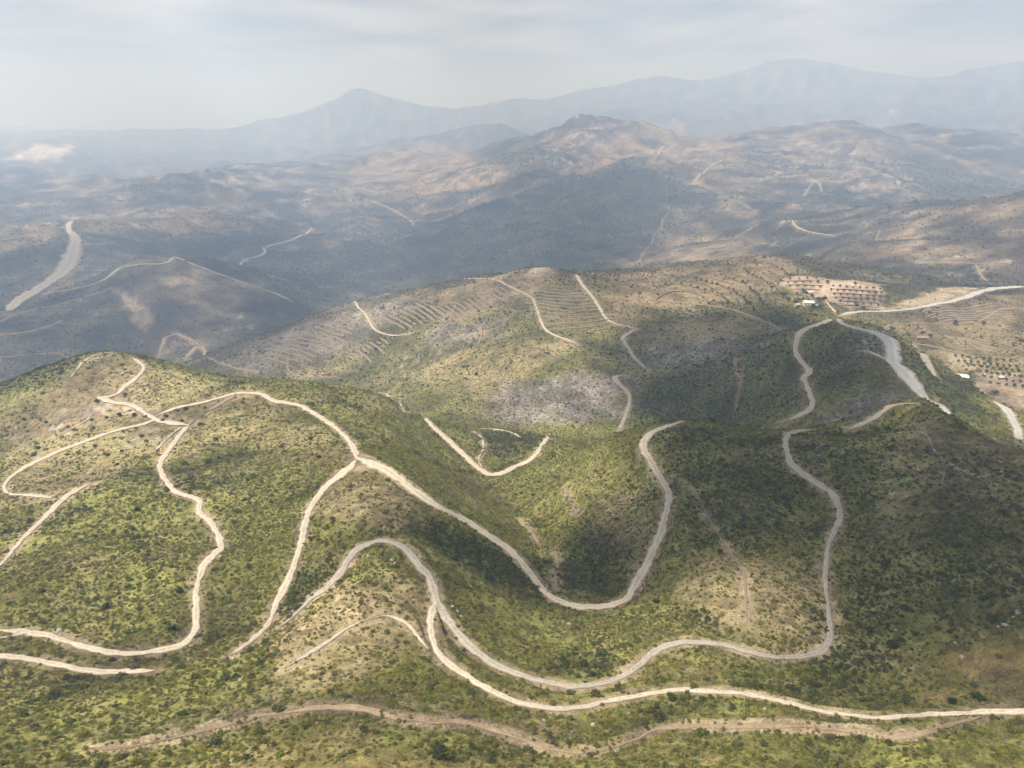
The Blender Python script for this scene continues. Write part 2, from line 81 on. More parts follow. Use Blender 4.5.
('footpath','tan','thin tan path straight down the shaded middle spur',[(62.9,247.4,0.8),(64.4,242.6,0.8),(65.8,236.5,0.9),(66.2,229.4,0.9),(66.0,224.4,0.9),(65.5,219.0,0.9),(65.0,212.2,0.8),(64.6,206.7,0.8),(64.6,201.3,0.7),(64.8,195.7,0.7),(65.0,190.0,0.7),(65.3,184.1,0.7),(65.4,178.9,0.7),(65.5,173.3,0.7),(64.8,167.0,0.7),(63.5,161.5,0.7),(61.9,155.5,0.7),(60.6,150.6,0.7),(59.7,147.2,0.7)]),
('dirt_track','grey','grey-tan track on the shaded slope right of the grey rocks',[(106.0,618.7,5.4),(96.1,617.3,5.1),(97.1,608.6,5.3),(102.7,600.1,4.9),(105.0,590.7,4.1),(104.1,581.6,3.6),(101.8,571.8,3.4),(99.0,562.3,3.4),(95.8,552.7,3.3),(92.0,541.1,3.3),(88.0,528.4,3.2)]),
('dirt_track','grey','short grey-tan track above the shaded slope',[(127.4,630.1,4.4),(123.0,641.0,4.4),(119.3,653.7,4.2),(117.8,665.5,4.2),(116.4,675.2,4.2),(114.5,685.9,4.1),(114.0,697.6,4.0),(119.3,707.2,4.5),(125.6,714.9,4.9),(132.5,722.9,4.9)]),
('dirt_track','pale','pale track running straight up the terraced hill',[(132.5,722.9,3.9),(122.0,725.9,3.9),(111.4,726.4,3.9),(103.5,733.7,4.0),(100.2,745.4,3.8),(98.5,756.4,3.7),(97.1,770.7,3.7),(95.5,786.5,3.8),(93.0,802.5,4.1),(89.6,818.9,4.3),(86.1,834.2,4.4),(83.4,847.2,4.2),(81.8,859.4,4.0),(80.8,873.0,3.8),(80.3,880.7,3.7)]),
('dirt_track','pale','pale track bending left around the terraced hill',[(65.2,668.9,3.2),(57.7,676.3,3.2),(50.5,685.8,3.2),(43.4,694.8,3.3),(37.5,704.8,3.2),(34.8,714.5,3.0),(32.8,725.1,2.8),(31.2,736.2,2.7),(29.7,748.1,2.6),(28.3,761.4,2.6),(27.1,775.4,2.6),(26.1,789.0,2.8),(24.8,801.1,3.2),(21.7,813.3,3.5),(16.0,826.1,3.8),(8.3,837.3,3.9),(0.1,847.8,3.9),(-8.3,861.4,4.0),(-12.6,871.3,4.0),(-17.3,884.3,4.1),(-22.4,900.2,4.2),(-28.0,918.0,4.2),(-34.1,934.9,4.3),(-40.5,947.9,4.3),(-53.8,962.9,4.4),(-67.6,975.5,4.5)]),
('dirt_track','tan','tan track along the slope below the olive terraces',[(157.8,809.8,3.8),(169.3,810.0,3.8),(182.1,811.9,3.9),(196.4,812.8,3.9),(210.7,808.9,3.9),(218.6,798.3,3.8),(225.6,785.1,3.8),(232.0,772.6,3.7),(237.8,762.0,3.7),(242.5,750.8,3.7),(246.8,737.8,3.6),(251.0,723.7,3.6),(255.2,709.5,3.5),(259.3,696.1,3.4),(263.1,682.5,3.0),(261.9,658.7,2.5),(255.5,634.6,2.3)]),
('dirt_track','pale','pale track climbing the left side of the dark knoll',[(164.4,400.7,3.2),(167.9,395.0,4.0),(173.3,392.4,4.8),(179.3,393.2,4.8),(182.7,398.5,3.8),(185.0,406.1,3.6),(188.2,416.3,3.7),(191.3,426.1,3.8),(194.4,435.3,3.8),(197.2,443.6,3.9),(199.3,450.3,4.0),(201.7,458.6,4.6),(207.8,465.7,5.1),(210.6,477.5,4.6),(212.0,484.8,4.7),(213.0,491.8,4.8),(214.4,502.8,4.8),(215.4,509.7,4.5),(217.3,517.4,4.1),(220.8,526.5,4.0),(224.1,533.3,4.6),(229.6,541.7,5.9),(238.1,544.1,6.8),(246.7,544.9,5.6),(252.1,550.1,5.2),(262.6,566.5,4.8),(280.7,600.0,4.5)]),
('gravel_road','gravel','wide gravel road leading off to the upper right past the cutting',[(330.8,692.8,6.4),(338.7,699.7,6.5),(346.6,706.1,6.5),(360.3,713.0,6.3),(373.0,719.7,6.0),(386.5,726.5,5.7),(399.4,732.9,5.5),(411.3,738.5,5.5),(424.0,745.5,5.7),(437.9,754.3,6.1),(452.7,764.6,6.6),(467.1,773.8,7.1),(481.3,782.2,7.5),(498.9,795.7,7.7),(516.0,808.3,7.9),(531.0,818.1,8.4),(547.3,830.2,8.9),(562.9,841.6,9.4),(580.4,856.1,9.9),(597.2,869.7,10.2),(611.0,877.9,10.4),(628.2,879.7,9.8),(643.4,883.3,8.6),(659.0,895.7,8.1),(680.6,916.2,7.5)]),
('gravel_road','gravel','wide pale gravel road descending over the right shoulder',[(280.9,590.3,3.6),(262.5,550.8,3.7),(252.9,528.9,3.9),(249.0,518.2,4.2),(247.1,511.1,4.6),(245.2,499.0,5.5),(244.9,488.1,6.4),(246.3,478.6,7.0),(249.0,471.9,7.7),(252.7,465.6,9.4),(255.0,458.8,10.4),(253.2,451.4,9.3),(250.6,445.2,8.4),(247.3,437.8,9.1),(245.1,431.1,13.2),(248.0,425.3,14.4),(251.1,418.3,12.9),(254.4,411.9,11.9),(259.6,408.5,11.0),(266.9,407.0,7.7),(258.9,389.1,5.6),(237.4,354.3,4.8)]),
('gravel_road','gravel','gravel apron beside the wide road bend',[(233.8,442.8,5.9),(236.3,436.6,5.8),(239.8,431.4,5.8),(241.6,429.7,5.8)]),
('dirt_track','grey','grey dead-end track right of the gravel road',[(324.5,533.5,4.9),(306.3,500.7,5.1),(298.5,485.3,5.3),(295.7,475.9,5.7),(294.1,469.1,5.9),(292.6,460.8,5.3),(292.2,458.3,5.1)]),
('dirt_track','tan','tan farm track running down to the white-roofed shed',[(343.7,587.1,2.5),(366.4,620.9,2.9),(377.8,634.6,3.2),(387.1,637.8,3.9),(398.7,637.4,4.4),(409.0,633.8,4.4),(418.3,630.2,4.4),(427.4,623.8,4.3),(427.9,613.7,3.6),(424.5,603.4,3.2),(420.6,593.2,3.0),(417.6,582.9,3.4),(416.3,575.8,3.7)]),
('gravel_road','gravel','gravel road at the right edge below the farm',[(354.3,482.3,6.5),(354.5,473.3,7.0),(352.6,464.5,6.4),(349.5,456.8,5.8),(343.8,446.1,5.5),(339.4,438.7,5.3),(334.1,430.2,5.2),(328.6,421.5,5.1),(323.6,413.5,5.0),(318.4,405.3,4.8),(311.8,395.3,4.7),(303.4,383.2,4.6)]),
('dirt_track','tan','tan track above the right terraces',[(329.8,614.8,1.7),(361.9,662.1,1.8),(382.0,686.0,2.0),(394.8,696.1,2.3),(405.4,701.9,2.5),(415.2,706.5,2.6),(424.9,711.1,2.7),(435.0,716.5,2.8),(445.2,722.1,2.8),(454.8,726.8,2.8),(470.7,731.7,2.9),(484.2,734.0,2.9),(496.1,737.4,2.9),(509.8,744.1,2.9),(521.9,752.8,2.7),(534.7,763.5,2.7),(544.3,771.1,2.9),(558.9,777.2,3.1),(575.9,781.7,3.2),(582.0,783.7,3.2)]),
('dirt_track','tan','thin level track on the far right slope',[(690.4,1166.3,3.5),(708.7,1156.8,3.5),(724.9,1148.6,3.5),(736.9,1137.2,3.5),(750.9,1119.1,3.5),(767.9,1105.5,3.5),(774.6,1102.4,3.5)]),
('dirt_track','tan','short track dropping from the level far right track',[(741.9,1129.5,2.7),(733.5,1111.1,2.8),(726.4,1095.0,2.8),(719.7,1079.6,2.9),(713.1,1064.2,2.9),(705.1,1044.3,3.0),(702.6,1037.9,3.0)]),
('dirt_track','pale','short farm track from the orchard to the gravel road',[(356.4,807.8,2.0),(351.5,790.6,1.8),(345.4,772.3,1.7),(340.1,755.5,1.7),(334.8,738.3,1.8),(331.3,724.8,2.0),(329.5,715.1,2.2),(328.4,703.3,2.5),(328.4,697.3,2.6)]),
('gravel_road','grey','very wide bulldozed road on the far left hillside',[(-1057.1,1445.5,21.1),(-1078.9,1489.6,23.7),(-1088.6,1518.5,26.6),(-1095.0,1559.8,32.2),(-1098.7,1597.7,34.7),(-1095.6,1626.0,35.2),(-1086.1,1657.7,37.0),(-1087.2,1687.4,39.3),(-1093.3,1721.4,41.9),(-1098.7,1748.8,43.1),(-1108.3,1782.9,42.2),(-1119.7,1815.9,37.7),(-1134.6,1853.3,30.4),(-1148.4,1879.8,25.7),(-1166.2,1906.3,21.0),(-1193.4,1943.7,17.6),(-1215.0,1975.5,16.0),(-1237.5,2009.2,14.3),(-1262.1,2045.1,11.7),(-1279.6,2076.3,14.2),(-1289.7,2107.6,13.0),(-1317.7,2161.7,11.9),(-1383.9,2281.4,11.7)]),
('dirt_track','tan','thin track below the bulldozed road',[(-943.9,1262.2,5.0),(-949.7,1288.1,5.1),(-946.4,1312.8,5.3),(-931.5,1329.3,5.3),(-908.7,1341.5,5.3),(-883.3,1352.5,5.3),(-859.0,1367.2,5.3),(-847.1,1383.4,5.3),(-825.5,1401.1,5.3),(-804.9,1402.4,5.3)]),
('dirt_track','pale','pale track up to the top of the far left hill',[(-1045.1,1562.3,7.3),(-1023.5,1552.7,7.3),(-999.7,1539.6,7.2),(-973.5,1521.9,7.1),(-946.6,1502.1,7.0),(-922.2,1484.4,6.9),(-902.9,1472.6,6.8),(-880.0,1468.2,6.7),(-860.4,1487.8,6.8),(-859.8,1519.7,6.8),(-853.8,1543.4,6.9),(-825.0,1535.8,6.8),(-796.4,1514.4,6.7),(-770.9,1496.4,6.6),(-746.1,1491.2,6.5),(-733.3,1508.2,6.4),(-739.1,1541.4,6.0),(-742.3,1555.1,5.9)]),
('dirt_track','pale','pale track along the crest of the far left hill',[(-740.9,1556.9,5.6),(-717.6,1536.2,5.5),(-693.0,1526.8,5.5),(-671.9,1524.6,5.5),(-647.0,1530.3,5.4),(-620.4,1536.1,5.4),(-600.1,1539.5,5.4),(-579.8,1541.4,5.4),(-555.7,1553.4,5.4),(-530.6,1561.1,5.4),(-506.4,1554.4,5.4),(-495.2,1551.3,5.4)]),
('dirt_track','tan','thin valley track left of the forked valley road',[(-604.6,1156.3,3.2),(-615.6,1185.7,3.6),(-622.9,1208.6,4.3),(-625.2,1229.0,5.3),(-612.1,1242.2,5.8),(-595.0,1229.8,5.7),(-577.9,1219.0,5.6),(-565.1,1211.6,5.6)]),
('dirt_track','tan','forked pale valley track behind the left summit',[(-548.9,1131.0,6.2),(-551.4,1150.6,6.5),(-552.4,1167.0,6.9),(-553.4,1188.3,7.5),(-536.9,1175.9,4.9),(-519.4,1138.5,4.3),(-484.7,1062.8,3.8)]),
('dirt_track','tan','tan valley track heading right behind the left summit',[(-395.0,875.7,3.0),(-385.9,864.5,3.0),(-376.6,852.7,3.1),(-367.3,840.5,3.2),(-358.4,829.5,3.3),(-350.5,820.9,3.4),(-336.9,809.8,3.6),(-323.9,801.7,3.7),(-311.6,795.5,3.6),(-305.7,793.0,3.6)]),
('dirt_track','pale','pale zigzag track across the far dark valley',[(-770.4,1967.1,5.2),(-802.1,2076.3,5.6),(-809.0,2123.6,6.1),(-787.5,2151.4,7.5),(-768.0,2179.7,7.3),(-770.8,2216.7,5.7),(-788.1,2253.9,6.2),(-798.4,2300.6,6.7),(-786.0,2334.0,8.0),(-762.4,2356.5,8.1),(-738.6,2391.9,8.1),(-721.2,2440.2,8.2),(-723.2,2478.2,8.3),(-728.4,2525.9,8.4),(-732.2,2568.7,8.5),(-731.4,2626.4,8.7)]),
('dirt_track','tan','faint track on the shaded far left slope',[(-905.7,1203.0,5.0),(-884.7,1211.3,5.0),(-865.1,1222.6,5.0),(-850.6,1243.7,5.0),(-835.9,1266.3,5.0)]),
('footpath','tan','pale dry streambed down the dark far mountain',[(541.3,2521.8,3.1),(538.2,2489.6,2.8),(530.5,2451.8,3.0),(516.6,2422.4,3.4),(501.6,2392.8,3.0),(490.2,2352.9,2.7),(482.7,2323.9,2.8),(470.5,2296.2,3.2),(456.1,2270.7,3.1),(444.6,2239.2,2.8),(434.2,2211.8,2.8),(422.9,2181.8,2.7),(408.0,2134.9,2.3),(400.3,2107.8,2.2),(391.7,2073.7,2.2),(382.9,2037.6,2.1),(375.9,2009.7,2.2),(367.6,1981.8,2.3),(358.2,1955.3,2.2),(349.9,1927.5,2.0),(346.0,1897.3,1.9),(344.6,1871.6,2.0),(342.1,1838.7,1.9)]),
('dirt_track','pale','pale curved track on the far middle slope',[(765.0,1973.6,3.5),(746.4,1915.6,3.7),(737.7,1882.0,3.9),(734.0,1843.6,4.3),(736.4,1813.1,4.6),(741.5,1785.6,4.5),(747.8,1760.6,4.5),(754.8,1736.6,4.4),(761.9,1712.9,4.4),(765.2,1700.6,4.4)]),
('dirt_track','pale','pale track on the far tan hills',[(-720.2,3908.0,10.2),(-667.1,3892.1,10.2),(-613.2,3864.1,10.0),(-569.7,3786.6,9.9),(-546.9,3737.1,9.8),(-508.6,3680.1,9.6),(-468.5,3714.6,9.7),(-446.1,3770.4,9.8),(-409.7,3805.0,9.8),(-364.2,3816.5,9.9),(-353.8,3826.3,9.9)]),
('dirt_track','tan','tan track descending the far tan hills',[(-607.4,3191.3,8.4),(-562.4,3153.5,8.3),(-532.9,3123.3,8.2),(-504.8,3087.4,8.1),(-477.6,3041.7,8.0),(-451.2,2986.9,7.8),(-426.4,2929.6,7.3),(-403.8,2872.1,6.4),(-389.7,2819.0,6.0),(-369.8,2720.9,5.5)]),
('dirt_track','pale','pale track between the two terraced slopes',[(-279.4,1182.2,3.4),(-233.1,1013.2,3.2),(-210.6,938.7,3.0),(-201.9,917.8,2.9),(-193.2,900.6,2.8),(-187.5,885.5,2.8),(-182.5,872.1,2.7),(-177.9,860.3,2.9),(-173.2,849.6,3.1),(-167.0,839.7,3.3),(-158.2,829.4,3.4),(-148.1,819.6,3.4),(-138.9,812.1,3.3),(-128.4,806.8,3.3),(-119.4,805.0,3.3)]),
('dirt_track','tan','short track at the top of the left terraces',[(-151.6,948.9,2.1),(-147.9,937.7,2.1),(-141.4,920.8,2.3),(-135.2,910.1,2.4),(-127.4,900.6,2.4),(-117.6,889.5,2.4),(-107.3,878.6,2.4),(-102.3,873.5,2.3)]),
('dirt_track','tan','tan track bending down the dry slope left of the terraced hill',[(-67.9,838.0,2.1),(-69.7,826.1,2.0),(-71.3,815.5,1.9),(-70.1,802.6,2.0),(-64.1,791.9,2.3),(-57.9,783.5,2.3),(-49.5,773.8,2.3),(-40.4,763.5,2.1),(-34.1,751.9,1.9),(-32.4,737.8,1.7),(-33.4,722.2,1.5),(-34.9,705.6,1.5)]),
('dirt_track','tan','track at the foot of the left terraces',[(-273.4,822.6,2.1),(-271.3,811.6,2.1),(-267.8,797.9,2.4),(-259.2,787.6,2.9),(-249.8,779.2,3.1),(-238.0,769.6,3.0),(-224.5,761.5,3.0),(-210.0,755.1,2.9),(-195.5,749.4,2.9)]),
('footpath','tan','faint path on the shaded slope left of the dark knoll',[(203.4,601.2,1.4),(198.9,591.7,1.4),(194.9,583.4,1.3),(191.7,573.8,1.3),(189.3,562.1,1.3),(188.0,551.1,1.3),(186.7,542.1,1.3),(184.7,535.0,1.2),(181.1,525.9,1.2),(178.0,518.7,1.2),(175.2,512.0,1.2),(174.2,509.7,1.2)]),
('dirt_track','pale','pale track joining the wide gravel road behind the right hill',[(144.6,278.0,2.2),(150.9,279.7,2.4),(156.5,281.6,2.5),(161.6,284.2,2.5),(166.5,286.3,2.5),(170.8,282.2,2.4),(173.4,278.5,2.3)]),
('dirt_track','pale','tiny pale track near the top of the far rocky mountain',[(646.1,3320.4,5.2),(680.3,3470.9,5.4),(699.1,3543.5,5.7),(715.8,3585.1,6.4),(728.8,3608.9,6.6)]),
('dirt_track','pale','tiny pale track on the right shoulder of the far rocky mountain',[(674.8,2725.6,5.1),(705.1,2777.1,5.2),(721.9,2820.0,5.2),(741.9,2875.8,5.3),(760.7,2927.4,5.4),(775.8,2965.4,5.5),(800.0,3019.5,5.6),(823.2,3068.4,5.7),(847.0,3113.7,5.8),(871.1,3154.2,5.9),(897.8,3200.9,6.0),(910.7,3222.4,6.0)]),
('dirt_track','tan','tiny hooked track on the far rocky right slope',[(1005.9,2515.0,4.9),(1028.4,2552.8,5.0),(1051.0,2590.4,5.0),(1071.6,2623.3,5.1),(1091.0,2653.9,5.2),(1093.8,2604.9,4.9),(1083.2,2564.1,4.6),(1075.9,2538.9,4.5)]),
('dirt_track','tan','long thin track over the far tan hills',[(-635.3,4057.8,6.9),(-575.3,4065.2,6.9),(-531.5,4038.8,6.8),(-484.7,3979.2,6.7),(-441.3,3934.2,6.6),(-397.5,3886.8,6.5),(-372.2,3836.3,6.4),(-343.8,3759.3,6.3),(-313.2,3660.3,6.1),(-282.7,3555.5,6.0),(-254.9,3466.3,5.9),(-231.4,3404.6,5.8),(-212.2,3365.0,5.7),(-183.1,3310.2,5.6),(-160.9,3263.4,5.5),(-140.0,3213.9,5.4)]),
('dirt_track','tan','short thin track below the far tan hills',[(-759.9,3037.6,5.3),(-714.2,3038.5,5.3),(-679.9,3088.5,5.3),(-663.2,3148.0,5.4),(-627.9,3190.2,5.5),(-615.9,3203.6,5.5)]),
('dirt_track','tan','thin track along the lit crest of the far rocky mountain',[(195.1,3002.8,5.1),(226.7,3063.2,5.2),(245.0,3121.2,5.3),(265.6,3201.1,5.4),(286.5,3278.7,5.5),(305.5,3328.9,5.5),(339.2,3371.4,5.7),(374.7,3421.6,5.7),(409.8,3463.9,5.8)]),
('dirt_track','tan','thin level track at the foot of the far mountain right of the streambed',[(423.5,1534.8,1.9),(478.6,1710.3,2.2),(506.3,1783.0,2.5),(529.7,1804.1,2.9),(563.0,1813.6,3.2),(594.8,1817.6,3.2),(621.6,1820.1,3.3),(645.8,1820.2,3.3)]),
('dirt_track','tan','thin pale track on the far right plateau',[(1284.9,2811.0,5.2),(1327.3,2801.2,5.2),(1383.9,2855.1,5.3),(1414.5,2887.5,5.4),(1457.9,2918.5,5.4),(1502.9,2927.5,5.5),(1516.6,2928.0,5.5)]),
('dirt_track','tan','thin level far track at the left edge',[(-1919.7,2723.8,5.2),(-1928.0,2772.6,5.2),(-1915.4,2829.2,5.3),(-1878.0,2851.6,5.3),(-1840.8,2875.8,5.3),(-1804.1,2901.9,5.2),(-1713.4,2838.9,5.1)]),
('dirt_track','pale','short bright track on a far left crest',[(-1460.6,2664.9,7.1),(-1437.9,2695.6,7.1),(-1422.1,2733.0,7.2),(-1404.2,2753.0,7.2)]),
('dirt_track','tan','thin far track above the zigzag track',[(-1048.5,2158.2,3.8),(-1045.7,2195.7,3.8),(-1039.6,2228.4,3.8),(-1016.2,2261.1,3.9),(-997.2,2287.7,3.9),(-978.9,2323.6,3.9),(-961.0,2368.0,4.0),(-940.1,2412.8,4.0),(-910.4,2440.2,4.1),(-893.7,2449.7,4.1)]),
('dirt_track','tan','thin far track right of the bright crest track',[(-1192.3,2850.9,4.7),(-1204.5,2916.6,4.7),(-1189.0,2956.1,4.9),(-1142.3,2961.9,4.9),(-1125.0,2959.7,4.9)]),
('dirt_track','tan','thin far track left of the bulldozed road top',[(-1381.8,1926.6,4.6),(-1354.4,1947.3,4.6),(-1328.6,1973.2,4.6),(-1306.3,2010.3,4.7),(-1290.4,2035.8,4.7),(-1281.7,2047.6,4.7)]),
('dirt_track','tan','short level track right of the bulldozed road',[(-1122.9,1861.3,4.2),(-1108.4,1883.8,4.3),(-1098.5,1917.7,4.3),(-1095.6,1954.0,4.4),(-1095.9,1968.6,4.4)]),
('dirt_track','tan','thin level track on the shaded valley side behind the left summit',[(-851.4,1117.1,3.5),(-837.0,1127.7,3.5),(-822.4,1138.8,3.5),(-805.1,1149.1,3.3),(-783.7,1157.7,2.7),(-764.0,1149.0,2.3),(-700.1,1070.4,1.9),(-534.9,830.3,1.5)]),
('dirt_track','tan','thin tan track down the shoulder of the dark far mountain',[(693.5,2710.4,4.3),(712.4,2669.2,4.3),(713.8,2612.0,4.2),(720.4,2565.5,4.1),(732.4,2531.6,4.1),(757.6,2485.8,4.0),(769.5,2427.4,3.9),(775.0,2395.6,3.9),(779.5,2361.9,3.9),(783.0,2325.4,3.9)]),
('dirt_track','tan','short level track on the right far hill',[(901.4,1583.0,3.8),(902.1,1557.8,3.7),(905.7,1530.6,3.7),(908.2,1504.2,3.6),(909.3,1498.5,3.6)]),
('dirt_track','tan','thin far track on the right hill',[(755.2,1481.5,1.7),(784.4,1537.7,1.8),(800.5,1567.8,1.9),(817.4,1597.6,2.0),(834.3,1627.4,2.0)]),
]
